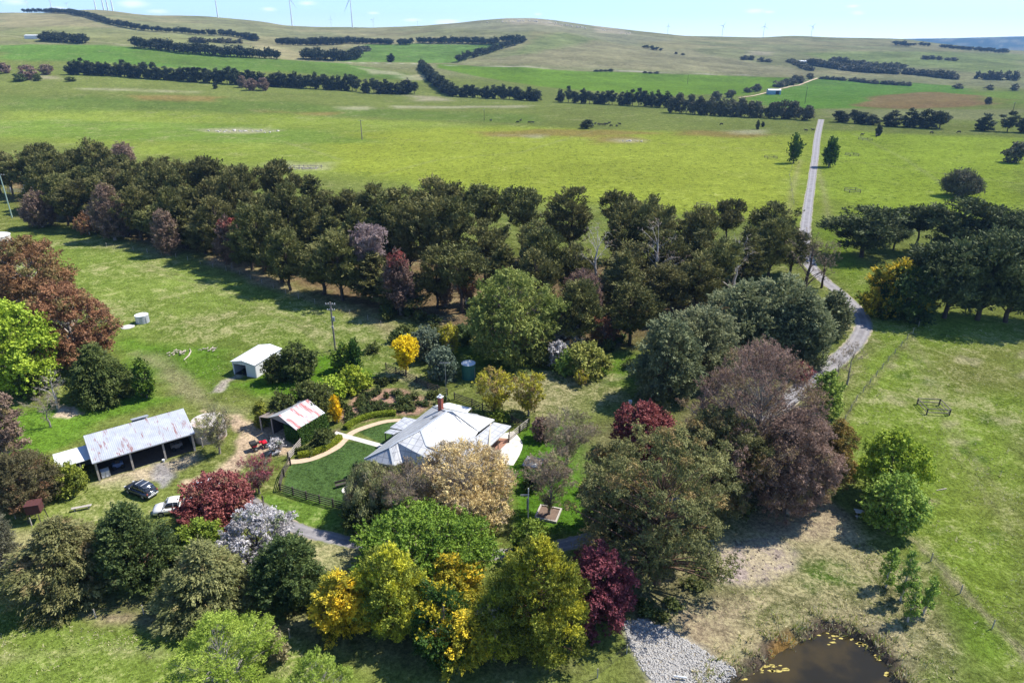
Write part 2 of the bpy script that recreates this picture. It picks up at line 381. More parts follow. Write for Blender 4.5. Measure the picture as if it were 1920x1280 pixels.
# right paddock
big([(1640,590),(1920,600),(1920,1280),(1750,1100),(1690,1000),(1560,790),(1600,700)], (.155,.210,.030), soft=3, a=1, dry=.55, tus=.25)
big([(1560,560),(1640,600),(1640,660),(1560,800),(1530,800),(1600,660)], (.165,.18,.05), soft=2, a=.8, dry=.8)
big([(1530,430),(1570,420),(1650,560),(1600,570)], (.13,.19,.02), soft=3, a=.8)
big([(1740,1100),(1800,1120),(1900,1230),(1920,1280),(1850,1280),(1770,1170)], (.11,.18,.02), soft=2, a=.7)
for pl in ([(1740,660),(1920,640),(1920,720),(1800,740)], [(1780,850),(1920,880),(1920,980),(1820,950)]): big(pl, (.17,.15,.05), soft=6, a=.5, wob=6)
for k in range(26):
    a, b = random.uniform(1640, 1910), random.uniform(640, 1150); big([(a,b),(a+14,b-6),(a+30,b),(a+20,b+9),(a+4,b+7)], (.30,.27,.14) if k % 3 else (.06,.11,.02), soft=.8, a=.6, wob=1.2)
# lower right: dry grass, gravel, pond bank
big([(1240,1010),(1330,990),(1500,940),(1600,960),(1620,1020),(1720,1080),(1780,1200),(1800,1290),(1200,1290),(1190,1150)], (.165,.165,.065), soft=2.5, a=1, dry=.8)
big([(1460,940),(1520,925),(1600,965),(1600,1010),(1480,1010),(1400,1000)], (.36,.28,.19), soft=2, a=.85, wob=3, dry=.6)
big([(1330,1045),(1380,1018),(1450,1008),(1505,1035),(1500,1075),(1440,1092),(1350,1085)], (.50,.40,.35), soft=1.2, a=.95, wob=2)
big([(1250,1130),(1330,1120),(1420,1130),(1380,1200),(1300,1230),(1260,1180)], (.38,.29,.20), soft=2.0, a=.8, wob=3)
big([(1500,1060),(1560,1050),(1620,1090),(1560,1110),(1500,1100)], (.07,.16,.01), soft=2, a=.85)
big([(1480,1160),(1540,1135),(1620,1150),(1690,1190),(1730,1280),(1640,1280),(1560,1200)], (.30,.26,.15), soft=1.6, a=.8)
big([(1180,1130),(1290,1150),(1440,1200),(1480,1160),(1500,1180),(1380,1260),(1320,1250)], (.31,.24,.15), soft=1.6, a=.75)
stroke([(1690,990),(1740,1040),(1800,1100),(1860,1165),(1930,1235)], [12,12,14,16,18], (.26,.22,.13), soft=.8, a=.8)
stroke([(1715,625),(1660,690),(1600,760),(1562,830)], [8,8,10,12], (.17,.15,.07), soft=.8, a=.6)
big([(1165,1170),(1215,1160),(1290,1200),(1375,1248),(1315,1292),(1230,1290),(1190,1220)], (.40,.36,.32), soft=.7, a=1, wob=.5)
paint([(p[0], p[1]) for p in POND], MUD, soft=.7, world=True, wob=.7, dry=.1)
big([(1435,1215),(1480,1180),(1500,1195),(1470,1225),(1450,1240)], (.30,.17,.04), soft=.6, a=.7)
# duller, browner ground under trees near the camera
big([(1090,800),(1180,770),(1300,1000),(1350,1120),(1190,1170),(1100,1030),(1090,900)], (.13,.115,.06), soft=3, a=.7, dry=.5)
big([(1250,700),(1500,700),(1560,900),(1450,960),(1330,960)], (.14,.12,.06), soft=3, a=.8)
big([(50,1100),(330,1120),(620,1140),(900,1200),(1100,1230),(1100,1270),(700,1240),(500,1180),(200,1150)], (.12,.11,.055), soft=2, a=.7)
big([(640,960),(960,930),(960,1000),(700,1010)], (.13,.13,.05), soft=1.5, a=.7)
# stock tracks, wheel marks and old fence lines worn into the paddocks
for pts_, w_, c_ in (([(1500,300),(1485,360),(1478,410)], 4, (.30,.25,.14)), ([(1530,300),(1545,360),(1556,420)], 4, (.30,.25,.14)), ([(620,250),(760,262),(900,270),(1100,262),(1300,272),(1480,285)], 2.0, (.25,.23,.11)), ([(0,290),(160,268),(340,255),(520,262),(640,300)], 2.0, (.25,.24,.12)),
    ([(700,330),(820,300),(980,285),(1130,240)], 1.6, (.24,.24,.11)), ([(1560,300),(1660,310),(1800,330),(1920,345)], 2.0, (.24,.22,.10)), ([(1600,250),(1700,300),(1850,400)], 1.8, (.24,.24,.11)), ([(250,215),(480,225),(760,215),(1000,222)], 1.5, (.24,.25,.12)),
    ([(640,215),(700,205),(800,195)], 1.5, (.30,.27,.16)), ([(260,500),(400,545),(560,610),(640,680)], 6, (.21,.20,.09)), ([(272,495),(412,540),(575,604),(655,672)], 5, (.21,.20,.09)), ([(1700,640),(1750,740),(1800,860),(1900,1000)], 5, (.22,.21,.09)), ([(1715,636),(1768,736),(1820,852),(1920,985)], 5, (.22,.21,.09)),
    ([(0,1235),(200,1215),(420,1240),(640,1270)], 9, (.22,.21,.10)), ([(900,735),(1000,715),(1120,720),(1200,700)], 6, (.26,.24,.13)), ([(1280,76),(1400,90),(1520,108),(1640,112)], 1.2, (.13,.13,.07)), ([(1660,78),(1650,100),(1630,112)], 1.2, (.12,.13,.06)), ([(270,92),(500,100),(640,98)], 1.0, (.13,.15,.06))):
    stroke(pts_, w_, c_, soft=1.1 if pts_[0][1] > 400 else 2.4, a=.55, wob=.8)
# natural variation, fixed to the land
for s, a_, sd in ((55, .16, 41), (14, .12, 43), (4.5, .10, 45)):
    q = np.maximum(1, YY / 300) * s; n = fbm(XX / s, YY / s, sd, 2); Cc *= (1 + (n - .5) * 2 * a_ * (1 + .9 * sstep((YY - 1000) / 300)))[..., None]
nv, nh = XX.shape
V = np.stack([XX, YY, ZZ], -1).reshape(-1, 3)
idx = np.arange(nv * nh).reshape(nv, nh)
F = np.stack([idx[:-1, :-1], idx[:-1, 1:], idx[1:, 1:], idx[1:, :-1]], -1).reshape(-1, 4)
m, t = newmat('ground')
geo = t('ShaderNodeTexCoord').outputs['Object']
col = t('ShaderNodeAttribute', attribute_name='land').outputs['Color']
dry = t('ShaderNodeAttribute', attribute_name='dry').outputs['Fac']
tus = t('ShaderNodeAttribute', attribute_name='tus').outputs['Fac']
mp = t('ShaderNodeMapping', {'Vector': geo, 'Scale': (1, 1.0, .3)}).outputs[0]
warp = t.noise(mp, .12, 4)
n_big = t.noise(mp, .045, 6, .62, .6); n_mid = t.noise(mp, .33, 7, .68, 1.0); n_fin = t.noise(mp, 2.1, 5, .7, .5); n_vf = t.noise(mp, 9.0, 3, .7)
# straw patches
f = t.math('ADD', t.math('ADD', t.math('MULTIPLY', n_big, .35), t.math('MULTIPLY', n_mid, .4)), t.math('MULTIPLY', n_fin, .25))
thr = t.math('SUBTRACT', .64, t.math('MULTIPLY', dry, .19))
sf = t.math('MULTIPLY', t.ramp(t.math('SUBTRACT', f, thr), -.045, .075), t.math('ADD', .35, t.math('MULTIPLY', dry, .5)))
straw = t.mix(n_fin, (.23, .19, .09), (.40, .35, .20))
c = t.mix(sf, col, straw)
# richer green patches
gf = t.ramp(t.noise(t('ShaderNodeMapping', {'Vector': mp, 'Location': (40, 17, 0)}).outputs[0], .16, 6, .66, .8), .53, .66)
c = t.mix(t.math('MULTIPLY', gf, .38), c, t.mix(.5, c, (.05, .12, .012)))
# brown-red sorrel flush in the open paddocks
# blades / tufts, light and dark
tx = t.math('ADD', t.math('MULTIPLY', n_fin, .45), t.math('ADD', t.math('MULTIPLY', n_vf, .25), t.math('MULTIPLY', n_mid, .30)))
br = t.math('ADD', .48, t.math('MULTIPLY', t.ramp(tx, .39, .61), 1.04))
c = t.mix(1.0, c, t('ShaderNodeCombineColor', {0: br, 1: br, 2: br}).outputs[0], 'MULTIPLY')
# tussocks and thistles
vo = t('ShaderNodeTexVoronoi', {'Vector': t('ShaderNodeMapping', {'Vector': mp, 'Scale': (1.0, .8, 1)}).outputs[0], 'Scale': .42, 'Randomness': 1.0})
td = t.ramp(vo.outputs['Distance'], .36, .16)
rn = t('ShaderNodeSeparateColor', {0: vo.outputs['Color']}).outputs[0]
tw = t.math('MULTIPLY', t.math('MULTIPLY', td, t.math('GREATER_THAN', rn, .45)), t.math('MULTIPLY', tus, .7))
c = t.mix(tw, c, (.045, .075, .012))
bh = t.math('ADD', t.math('MULTIPLY', n_fin, .7), t.math('MULTIPLY', n_mid, .6))
bh = t.math('ADD', bh, t.math('MULTIPLY', n_vf, .25))
bh = t.math('ADD', bh, t.math('MULTIPLY', tw, .8))
bp = t('ShaderNodeBump', {'Height': bh, 'Strength': .8, 'Distance': .45}).outputs[0]
b = t('ShaderNodeBsdfDiffuse', {0: c, 'Normal': bp, 'Roughness': .6})
o = t('ShaderNodeOutputMaterial'); t.l.new(b.outputs[0], o.inputs[0])
colr = np.concatenate([np.clip(Cc, 0, 1), np.ones(XX.shape + (1,))], -1).reshape(-1, 4)
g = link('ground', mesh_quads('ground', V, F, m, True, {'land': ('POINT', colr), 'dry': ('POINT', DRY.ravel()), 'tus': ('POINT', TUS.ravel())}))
tag(g, 'green farm paddocks with dry patches rising to distant hills', None, None, 'structure')
del V, F, colr
# ------------------------------------------------------------------ roads
m_asph = plain('asphalt', (.225, .205, .20), .9, var=.16, scale=.9, bump=.3, dirt=(.28, .24, .20))
m_path = plain('path_gravel', (.50, .37, .25), .95, var=.14, scale=2.2, bump=.3)
m_conc = plain('concrete', (.55, .52, .46), .85, var=.12, scale=2.0, dirt=(.40, .36, .30))
m, t = newmat('road_seal'); ob = t('ShaderNodeTexCoord').outputs['Object']; ac = t('ShaderNodeAttribute', attribute_name='across').outputs['Fac']
n = t.noise(ob, .35, 6, .65); n2 = t.noise(ob, 2.5, 5, .7)
c = t.mix(t.ramp(t.math('ADD', t.math('MULTIPLY', n, .6), t.math('MULTIPLY', n2, .4)), .35, .65), (.135, .125, .125), (.235, .22, .215))
d = t.math('ABSOLUTE', t.math('SUBTRACT', t.math('ABSOLUTE', t.math('SUBTRACT', ac, .5)), .23))
c = t.mix(t.math('MULTIPLY', t.ramp(d, .12, .02), .55), c, (.275, .258, .25))
ed_ = t.ramp(t.math('ADD', t.math('ABSOLUTE', t.math('SUBTRACT', ac, .5)), t.math('MULTIPLY', t.math('SUBTRACT', n2, .5), .35)), .36, .48)
c = t.mix(ed_, c, t.mix(t.ramp(n, .42, .58), (.30, .25, .17), (.13, .15, .05)))
m_seal = m; b = t('ShaderNodeBsdfPrincipled', {'Base Color': c, 'Roughness': .92}); o = t('ShaderNodeOutputMaterial'); t.l.new(b.outputs[0], o.inputs[0])
def ribbon(name, pts, wpx, mat, label, lift=.012, kind='structure', jag=.12, n=10):
    q = [P(*p) for p in pts]; W = [w * depth(p) / FP for w, p in zip(wpx, q)]
    pp = []; ww = []
    for i in range(len(q) - 1):
        p0, p1, p2, p3 = q[max(i - 1, 0)], q[i], q[i + 1], q[min(i + 2, len(q) - 1)]
        for k in range(n):
            s = k / n; pp.append(.5 * ((2 * p1) + (-p0 + p2) * s + (2 * p0 - 5 * p1 + 4 * p2 - p3) * s * s + (-p0 + 3 * p1 - 3 * p2 + p3) * s ** 3)); ww.append(W[i] * (1 - s) + W[i + 1] * s)
    pp.append(q[-1]); ww.append(W[-1]); V = []; F = []; K = 5
    for i, p in enumerate(pp):
        d = pp[min(i + 1, len(pp) - 1)] - pp[max(i - 1, 0)]; nn = Vector((-d.y, d.x, 0)).normalized()
        for k in range(K):
            s = (k / (K - 1) - .5) * ww[i]
            if k in (0, K - 1): s += random.uniform(-1, 1) * jag
            v = p + nn * s; z = float(hgt(v.x, v.y)); V.append((v.x, v.y, max(z, 0 if v.y < 600 else z) + lift + (.25 if v.y > 600 else 0)))
    for i in range(len(pp) - 1):
        for k in range(K - 1): F.append((i * K + k, i * K + k + 1, (i + 1) * K + k + 1, (i + 1) * K + k))
    o = link(name, mesh_quads(name, np.array(V), np.array(F), mat, True, {'across': ('POINT', np.tile(np.linspace(0, 1, K), len(pp)))})); return tag(o, label, None, None, kind)
ribbon('driveway', [(1540,224),(1533,255),(1529,290),(1522,340),(1515,390),(1510,430),(1509,465),(1520,498),(1545,525),(1578,552),(1604,578),(1619,605),(1612,630),(1592,655),(1560,682),(1510,720),(1440,790),(1330,900),(1220,970),(1140,1000),(1060,1020),(1000,1034),(900,1040),(800,1036),(720,1026),(660,1017),(600,1003),(540,984),(490,955),(450,930)],
       [11,12,13,15,18,21,25,25,25,26,29,31,33,35,38,38,38,38,36,36,34,32,32,32,32,32,32,34,36,36], m_seal, 'grey sealed driveway winding from the far road past the house')
ribbon('road', [(1512,474),(1440,474),(1370,480),(1300,492),(1220,505)], [20,16,14,14,12], m_seal, 'grey side road branching off behind the pines', lift=.017)
ribbon('road', [(1385,184),(1430,176),(1480,163),(1533,147)], [4,4,4,3.5], m_path, 'pale gravel road past the far steel shed')
ribbon('path', [(540,866),(575,862),(605,852),(632,838),(648,822),(662,810),(690,799),(722,790),(752,787)], [17,15,14,14,14,13,12,11,10], m_path, 'curved sandy garden path around the lawn', jag=.03)
ribbon('path', [(626,812),(650,818),(680,826),(716,836)], [16,12,12,13], m_conc, 'straight pale garden path leading to the house', lift=.018, jag=.01)
ribbon('path', [(945,812),(960,835),(945,870)], [40,40,36], m_conc, 'pale concrete paving at the corner of the house', lift=.018, jag=.01)
# ------------------------------------------------------------------ pond
m, t = newmat('pond_water')
tc = t('ShaderNodeTexCoord').outputs['Object']
c = t.mix(t.ramp(t.noise(tc, .25, 4), .4, .65), (.020, .017, .009), (.045, .033, .012))
b = t('ShaderNodeBsdfPrincipled', {'Base Color': c, 'Roughness': .05, 'IOR': 1.33, 'Specular IOR Level': .5})
t.l.new(t('ShaderNodeBump', {'Height': t.noise(tc, 2.2, 3), 'Strength': .12, 'Distance': .03}).outputs[0], b.inputs['Normal'])
o = t('ShaderNodeOutputMaterial'); t.l.new(b.outputs[0], o.inputs[0])
wm = MB(); wm.add([(p[0], p[1], -.75) for p in POND], [tuple(range(len(POND)))[::-1]])
tag(link('water', wm.mesh('water', m)), 'dark brown farm dam water', None, None, 'structure')
# ------------------------------------------------------------------ trees
LM = {
 'pine': leafmat('needles_pine', (.055, .064, .020), (.27, .255, .080), trans=.15),
 'pinedark': leafmat('needles_dark', (.034, .050, .020), (.145, .168, .062), trans=.15),
 'farpine': leafmat('needles_far', (.032, .042, .024), (.085, .100, .052), trans=.1),
 'faregum': leafmat('leaves_far_gum', (.070, .074, .044), (.155, .150, .092), trans=.15),
 'olivecon': leafmat('sprays_olive', (.115, .128, .038), (.38, .37, .145), (.30, .23, .10)),
 'darkcon': leafmat('sprays_dark', (.038, .070, .022), (.155, .21, .058)),
 'greycon': leafmat('sprays_grey', (.105, .125, .058), (.33, .345, .17)),
 'gold': leafmat('sprays_gold', (.14, .16, .018), (.46, .44, .045), (.88, .70, .05)),
 'goldolive': leafmat('sprays_gold_olive', (.11, .13, .020), (.37, .39, .055), (.62, .56, .05)),
 'greencon': leafmat('sprays_green', (.030, .070, .013), (.090, .16, .024), (.60, .47, .03)),
 'elm': leafmat('leaves_elm', (.085, .150, .018), (.25, .33, .038)),
 'lime': leafmat('leaves_lime', (.21, .28, .022), (.46, .52, .055)),
 'spring': leafmat('leaves_spring', (.17, .205, .038), (.42, .43, .11)),
 'bright': leafmat('leaves_bright', (.13, .22, .028), (.36, .48, .09)),
 'olive': leafmat('leaves_olive', (.055, .078, .018), (.15, .17, .042)),
 'euc': leafmat('leaves_gum', (.090, .100, .034), (.27, .26, .095), (.28, .19, .075)),
 'eucred': leafmat('leaves_gum_red', (.080, .074, .034), (.18, .15, .065), (.23, .12, .065)),
 'brown': leafmat('needles_brown', (.135, .092, .068), (.36, .25, .18), (.24, .19, .08)),
 'rust': leafmat('leaves_rust', (.16, .080, .042), (.40, .20, .10), (.20, .17, .06)),
 'amber': leafmat('leaves_amber', (.12, .085, .025), (.33, .20, .045), (.14, .14, .04)),
 'purple': leafmat('leaves_purple', (.14, .034, .042), (.42, .125, .12), (.20, .12, .07)),
 'pink': leafmat('leaves_pink', (.22, .16, .15), (.45, .34, .32)),
 'redtip': leafmat('leaves_redtip', (.11, .075, .055), (.24, .155, .115), (.36, .085, .065)),
 'white': leafmat('blossom_white', (.36, .33, .31), (.80, .77, .77), (.16, .20, .07), trans=.3),
 'bud': leafmat('buds_gold', (.46, .33, .16), (.86, .66, .34), (.34, .28, .22)),
 'weep': leafmat('leaves_weeping', (.21, .225, .08), (.48, .47, .20), (.28, .23, .15)),
 'yellow': leafmat('flowers_yellow', (.55, .38, .01), (.90, .66, .02)),
 'ygreen': leafmat('leaves_yellow_green', (.28, .27, .03), (.58, .50, .05), (.30, .20, .08)),
 'twig': leafmat('buds_brown', (.20, .155, .105), (.38, .30, .20), (.24, .26, .08)),
 'blue': leafmat('leaves_blue_green', (.08, .115, .075), (.20, .24, .15)),
 'rose': leafmat('leaves_rose', (.05, .080, .024), (.13, .16, .045), (.22, .11, .06)),
 'ivy': leafmat('leaves_ivy', (.030, .080, .014), (.11, .20, .03)),
 'reed': leafmat('tufts_dry', (.20, .17, .08), (.42, .37, .20)),
}
def bark(n, c): return plain('bark_' + n, c, .9, var=.35, scale=1.5)
BK = {'d': bark('dark', (.075, .055, .04)), 'g': bark('grey', (.28, .24, .20)), 'w': bark('pale', (.48, .43, .38)), 'b': bark('brown', (.16, .10, .065))}
# profile: list of (t, relative radius), t from crown bottom to crown top
PR = {
 'dome': [(0, .45), (.12, .80), (.35, 1.0), (.6, .93), (.8, .70), (.93, .42), (1, .12)],
 'cone': [(0, .80), (.10, 1.0), (.3, .90), (.55, .66), (.78, .38), (.92, .18), (1, .04)],
 'egg': [(0, .55), (.15, .88), (.35, 1.0), (.6, .82), (.8, .55), (.93, .28), (1, .06)],
 'pine': [(0, .55), (.2, .85), (.45, 1.0), (.7, .92), (.88, .66), (1, .22)],
 'umb': [(0, .35), (.3, .80), (.6, 1.0), (.85, .85), (1, .45)],
 'col': [(0, .6), (.2, 1.0), (.6, .9), (.85, .6), (1, .1)],
 'vase': [(0, .25), (.3, .60), (.6, .95), (.8, 1.0), (.93, .75), (1, .3)],
 'ball': [(0, .75), (.2, .95), (.45, 1.0), (.7, .86), (.88, .58), (1, .18)],
}
# kind: profile, crown bottom share, n clumps, clump radius share, flatten, leaf px (l, w), layers, axis(out, up, clump, rand), leaf material, bark, acc mode, twigs, wobble, spread of shells
K = {
 'pine':   ('pine', .26, 58, .26, .46, (4.0, 1.6), 1.7, (.8, .8, .3, .5), 'pine', 'd', 0, 0, .38),
 'pinetall':('cone', .16, 74, .25, .46, (4.0, 1.6), 1.7, (.8, .8, .3, .5), 'pine', 'd', 0, 0, .40),
 'pineumb':('umb', .48, 36, .27, .40, (4.0, 1.6), 1.7, (.4, 1.0, .4, .55), 'pine', 'd', 0, 3, .26),
 'pinedark':('pine', .22, 60, .25, .46, (4.0, 1.5), 1.9, (.5, .8, .5, .6), 'pinedark', 'd', 0, 0, .36),
 'conolive':('cone', .02, 150, .20, .45, (4.6, 1.6), 2.6, (1.1, -.15, .3, .45), 'olivecon', 'b', .08, 0, .22),
 'condark':('egg', .02, 120, .20, .75, (3.8, 2.2), 2.6, (.8, .35, .5, .5), 'darkcon', 'b', 0, 0, .24),
 'congrey':('ball', .03, 130, .19, .70, (3.8, 1.9), 2.5, (.8, .35, .5, .5), 'greycon', 'b', 0, 0, .16),
 'gold':   ('egg', .02, 110, .19, .60, (4.0, 1.9), 2.3, (.9, .25, .5, .5), 'gold', 'b', .75, 2, .26),
 'goldolive':('egg', .02, 130, .18, .80, (4.4, 1.7), 2.4, (.45, .8, .5, .5), 'goldolive', 'b', .35, 2, .24),
 'greencon':('egg', .02, 110, .20, .70, (3.8, 2.1), 2.4, (.7, .4, .5, .6), 'greencon', 'g', .12, 2, .24),
 'elm':    ('dome', .05, 210, .15, .80, (3.6, 2.4), 2.4, (.5, .45, .5, .8), 'elm', 'g', 0, 2, .27),
 'lime':   ('dome', .05, 80, .23, .80, (3.4, 2.5), 2.3, (.5, .4, .5, .8), 'lime', 'g', 0, 2, .2),
 'bright': ('ball', .08, 85, .22, .75, (3.6, 2.8), 2.3, (.5, .1, .6, .8), 'bright', 'g', 0, 2, .16),
 'spring': ('ball', .08, 150, .17, .80, (3.4, 2.0), 1.9, (.5, .5, .5, .8), 'spring', 'g', 0, 6, .20),
 'olive':  ('ball', .05, 70, .24, .80, (3.4, 2.2), 2.2, (.5, .4, .5, .8), 'olive', 'g', 0, 2, .2),
 'euc':    ('ball', .14, 150, .145, .72, (3.2, 1.6), 2.7, (.3, -.3, .5, .9), 'euc', 'b', .15, 3, .38),
 'eucred': ('ball', .12, 130, .155, .75, (3.2, 1.5), 2.3, (.3, -.1, .5, .9), 'eucred', 'w', .2, 5, .26),
 'brown':  ('ball', .10, 220, .135, .85, (3.4, 1.0), 2.5, (.5, .5, .5, .9), 'brown', 'g', .12, 6, .15),
 'rust':   ('ball', .16, 110, .17, .75, (3.0, 1.5), 2.0, (.4, .4, .6, .9), 'rust', 'w', .2, 6, .18),
 'purple': ('ball', .05, 150, .16, .85, (3.2, 2.3), 2.2, (.5, .5, .5, .8), 'purple', 'd', .08, 5, .18),
 'pink':   ('vase', .30, 50, .22, .8, (2.8, 1.3), 1.6, (.4, .6, .4, .9), 'pink', 'w', 0, 12, .24),
 'redtip': ('col', .12, 60, .26, .9, (2.8, 1.5), 2.0, (.4, .6, .4, .9), 'redtip', 'g', .2, 5, .24),
 'white':  ('ball', .08, 90, .19, .85, (2.7, 2.2), 1.8, (.5, .3, .6, .9), 'white', 'd', .10, 9, .18),
 'bud':    ('ball', .06, 230, .135, .85, (2.7, 1.2), 1.45, (.5, .8, .4, .8), 'bud', 'g', .35, 16, .14),
 'weep':   ('dome', .02, 110, .17, 1.1, (4.2, 1.1), 1.9, (.3, -1.0, .2, .35), 'weep', 'g', .22, 6, .2),
 'yellow': ('vase', .18, 40, .28, .85, (3.0, 2.2), 2.0, (.5, .6, .4, .8), 'yellow', 'd', 0, 4, .25),
 'ygreen': ('vase', .08, 60, .22, .85, (2.6, 1.6), 1.0, (.5, .6, .4, .9), 'ygreen', 'g', .25, 10, .25),
 'twiggy': ('vase', .18, 64, .20, .85, (2.6, .8), .42, (.6, .8, .3, .7), 'twig', 'g', .25, 22, .25),
 'bare':   ('vase', .18, 26, .22, .95, (2.0, .6), .05, (.6, .8, .3, .7), 'twig', 'g', 0, 10, .3),
 'dead':   ('ball', .25, 22, .24, .8, (2.0, .6), .02, (.6, .4, .3, .7), 'twig', 'w', 0, 8, .35),
 'birch':  ('col', .10, 44, .26, 1.0, (2.6, 1.6), 1.0, (.3, .2, .5, .9), 'bright', 'w', 0, 4, .25),
 'willow': ('ball', .05, 95, .15, .8, (3.4, 1.1), .95, (.7, .3, .5, .7), 'ygwillow', 'w', 0, 7, .28),
 'poplar': ('col', .08, 40, .42, 1.3, (3.5, 1.8), 2.4, (.2, 1.0, .2, .5), 'greencon', 'g', 0, 0, .12),
 'shrub':  ('ball', .0, 24, .34, .9, (3.0, 2.0), 2.2, (.6, .5, .5, .8), 'olive', 'd', 0, 2, .2),
}
LM['ygwillow'] = leafmat('leaves_willow', (.20, .28, .03), (.44, .52, .09))
def tube_np(pts, rad, n):
    pts = np.array(pts, float); m = len(pts)
    d = np.gradient(pts, axis=0); d /= np.linalg.norm(d, axis=1, keepdims=True) + 1e-9
    r = np.where(np.abs(d[:, :1]) < .8, np.array([[1., 0, 0]]), np.array([[0, 1., 0]]))
    a = np.cross(d, r); a /= np.linalg.norm(a, axis=1, keepdims=True); b = np.cross(d, a)
    th = np.arange(n) * 2 * np.pi / n
    V = pts[:, None] + (a[:, None] * np.cos(th)[None, :, None] + b[:, None] * np.sin(th)[None, :, None]) * np.array(rad)[:, None, None]
    i = np.arange(m - 1)[:, None] * n; k = np.arange(n)[None]
    F = np.stack([i + k, i + (k + 1) % n, i + n + (k + 1) % n, i + n + k], -1).reshape(-1, 4)
    return V.reshape(-1, 3), F
def join(parts):
    Vs = []; Fs = []; b = 0
    for v, f in parts: Vs.append(v); Fs.append(f + b); b += len(v)
    return np.concatenate(Vs), np.concatenate(Fs)
def grow(kind, H, Rr, t, seed, lod=1.0, matkey=None, maxleaf=60000, lopx=1.0):
    if lod >= 1: maxleaf = int(maxleaf * 1.5)
    """leaf and wood arrays for one tree with its foot at the origin"""
    pr, z0, nc, cr, fl, (lp, wp), layers, ax, lm, bk, acc, tw, wob = K[kind]
    g = np.random.default_rng(seed); pt = np.array(PR[pr]); z0 = z0 * H; hc = H - z0
    nc = max(6, int(nc * min(1, lod)))
    if lod < 1: cr = cr / lod ** .4
    # clump centres on shells of the crown
    tt = g.random(nc * 4); w = np.interp(tt, pt[:, 0], pt[:, 1]); keep = g.random(nc * 4) < (w * .9 + .12); tt = tt[keep][:nc]; nn = len(tt)
    ang = np.arange(nn) * 2.39996 + g.normal(0, .35, nn)
    lob = 1 + wob * (np.sin(ang * 2 + seed) * .45 + np.sin(ang * 3 + tt * 5 + seed * 2.1) * .55 + g.normal(0, .42, nn))
    rad = np.interp(tt, pt[:, 0], pt[:, 1]) * Rr * lob
    rc = Rr * cr * g.uniform(.62, 1.35, nn) * (.72 + .4 * np.interp(tt, pt[:, 0], pt[:, 1]))
    inner = g.random(nn) < .16
    rr = np.maximum(rad - rc * .8, 0) * np.where(inner, g.uniform(.25, .7, nn), g.uniform(.86, 1.04, nn))
    C = np.stack([rr * np.cos(ang), rr * np.sin(ang), z0 + tt * hc - rc * fl * .6 * tt + g.normal(0, .02 * H, nn)], 1)
    C[:, 2] = np.clip(C[:, 2], rc * fl * .35, H)
    l = max(lp * t / 683 * .57 * lopx, .08); wd = max(wp * t / 683 * .60 * lopx, .03)
    area = 2 * np.pi * Rr * hc * .8 + np.pi * Rr ** 2
    N = int(min(maxleaf, layers * 1.35 * area / (.5 * l * wd)))
    lpt = 13 if lod >= 1 else 7
    NTF = max(nn, N // lpt); pw = rc ** 2; cnt = g.multinomial(NTF, pw / pw.sum()); tc_ = np.repeat(np.arange(nn), cnt)
    D = g.normal(size=(NTF, 3)); D /= np.linalg.norm(D, axis=1, keepdims=True)
    flip = (D[:, 2] < -.1) & (g.random(NTF) < .6); D[flip, 2] *= -1
    s = (g.random(NTF) ** .30)
    lump = 1 + .22 * np.sin(D[:, 0] * 5 + tc_) * np.sin(D[:, 1] * 5 + tc_ * 1.7)
    TP = C[tc_] + D * (rc[tc_] * s * lump)[:, None] * np.array([1, 1, fl])
    if lod >= 1:
        sc_ = g.random(NTF) < .10; ns = int(sc_.sum()); ts_ = g.random(ns); a3 = g.random(ns) * 6.2832; r3 = np.interp(ts_, pt[:, 0], pt[:, 1]) * Rr * g.uniform(.45, 1.0, ns) * (1 + wob * .5 * np.sin(a3 * 3 + ts_ * 5 + seed * 2.1))
        TP[sc_] = np.stack([r3 * np.cos(a3), r3 * np.sin(a3), z0 + ts_ * hc * .96], 1)
    out = TP.copy(); out[:, 2] = 0; out /= np.linalg.norm(out, axis=1, keepdims=True) + .3
    TA = out * ax[0] + np.array([0, 0, ax[1]]) + D * ax[2] + g.normal(size=(NTF, 3)) * ax[3] * .6
    TA /= np.linalg.norm(TA, axis=1, keepdims=True) + 1e-6
    TL = l * g.uniform(1.2, 2.6, NTF) * (1 if lod >= 1 else .45); tti = g.normal(0, .15, NTF)
    ti_ = np.repeat(np.arange(NTF), lpt); N = len(ti_); ci = tc_[ti_]; u_ = g.uniform(-.3, 1, N)
    Pn = TP[ti_] + TA[ti_] * (TL[ti_] * u_)[:, None] + g.normal(size=(N, 3)) * (l * .42 * (1.1 - .5 * u_))[:, None]
    Pn[:, 2] = np.maximum(Pn[:, 2], .04)
    A = TA[ti_] + g.normal(size=(N, 3)) * ax[3] * .75
    A /= np.linalg.norm(A, axis=1, keepdims=True) + 1e-6
    B2 = np.cross(A, D[ti_] + np.array([0, 0, .35]) + g.normal(size=(N, 3)) * .24); B2 /= np.linalg.norm(B2, axis=1, keepdims=True) + 1e-6
    sz = g.uniform(.65, 1.35, N)[:, None]
    A2 = A * l * sz; B2 = B2 * wd * sz * .5
    V = np.stack([Pn - A2 * .5, Pn + B2 - A2 * .05, Pn + A2 * .5, Pn - B2 - A2 * .05], 1).reshape(-1, 3)
    F = np.arange(N * 4).reshape(N, 4)
    ctint = g.uniform(-.32, .32, nn); tint = np.clip(.45 + ctint[ci] + tti[ti_] + g.normal(0, .07, N), 0, 1)
    if kind == 'gold': pa = np.clip((np.sin(ang * 1.0 + seed) * .5 + g.normal(0, .4, nn)) + (acc - .35), 0, 1)
    elif kind == 'greencon' and acc: pa = (g.random(nn) < acc).astype(float)
    elif kind == 'redtip': pa = np.clip((tt - .72) * 5, 0, 1)
    else: pa = np.clip((g.random(nn) < acc) * g.uniform(.5, 1, nn), 0, 1)
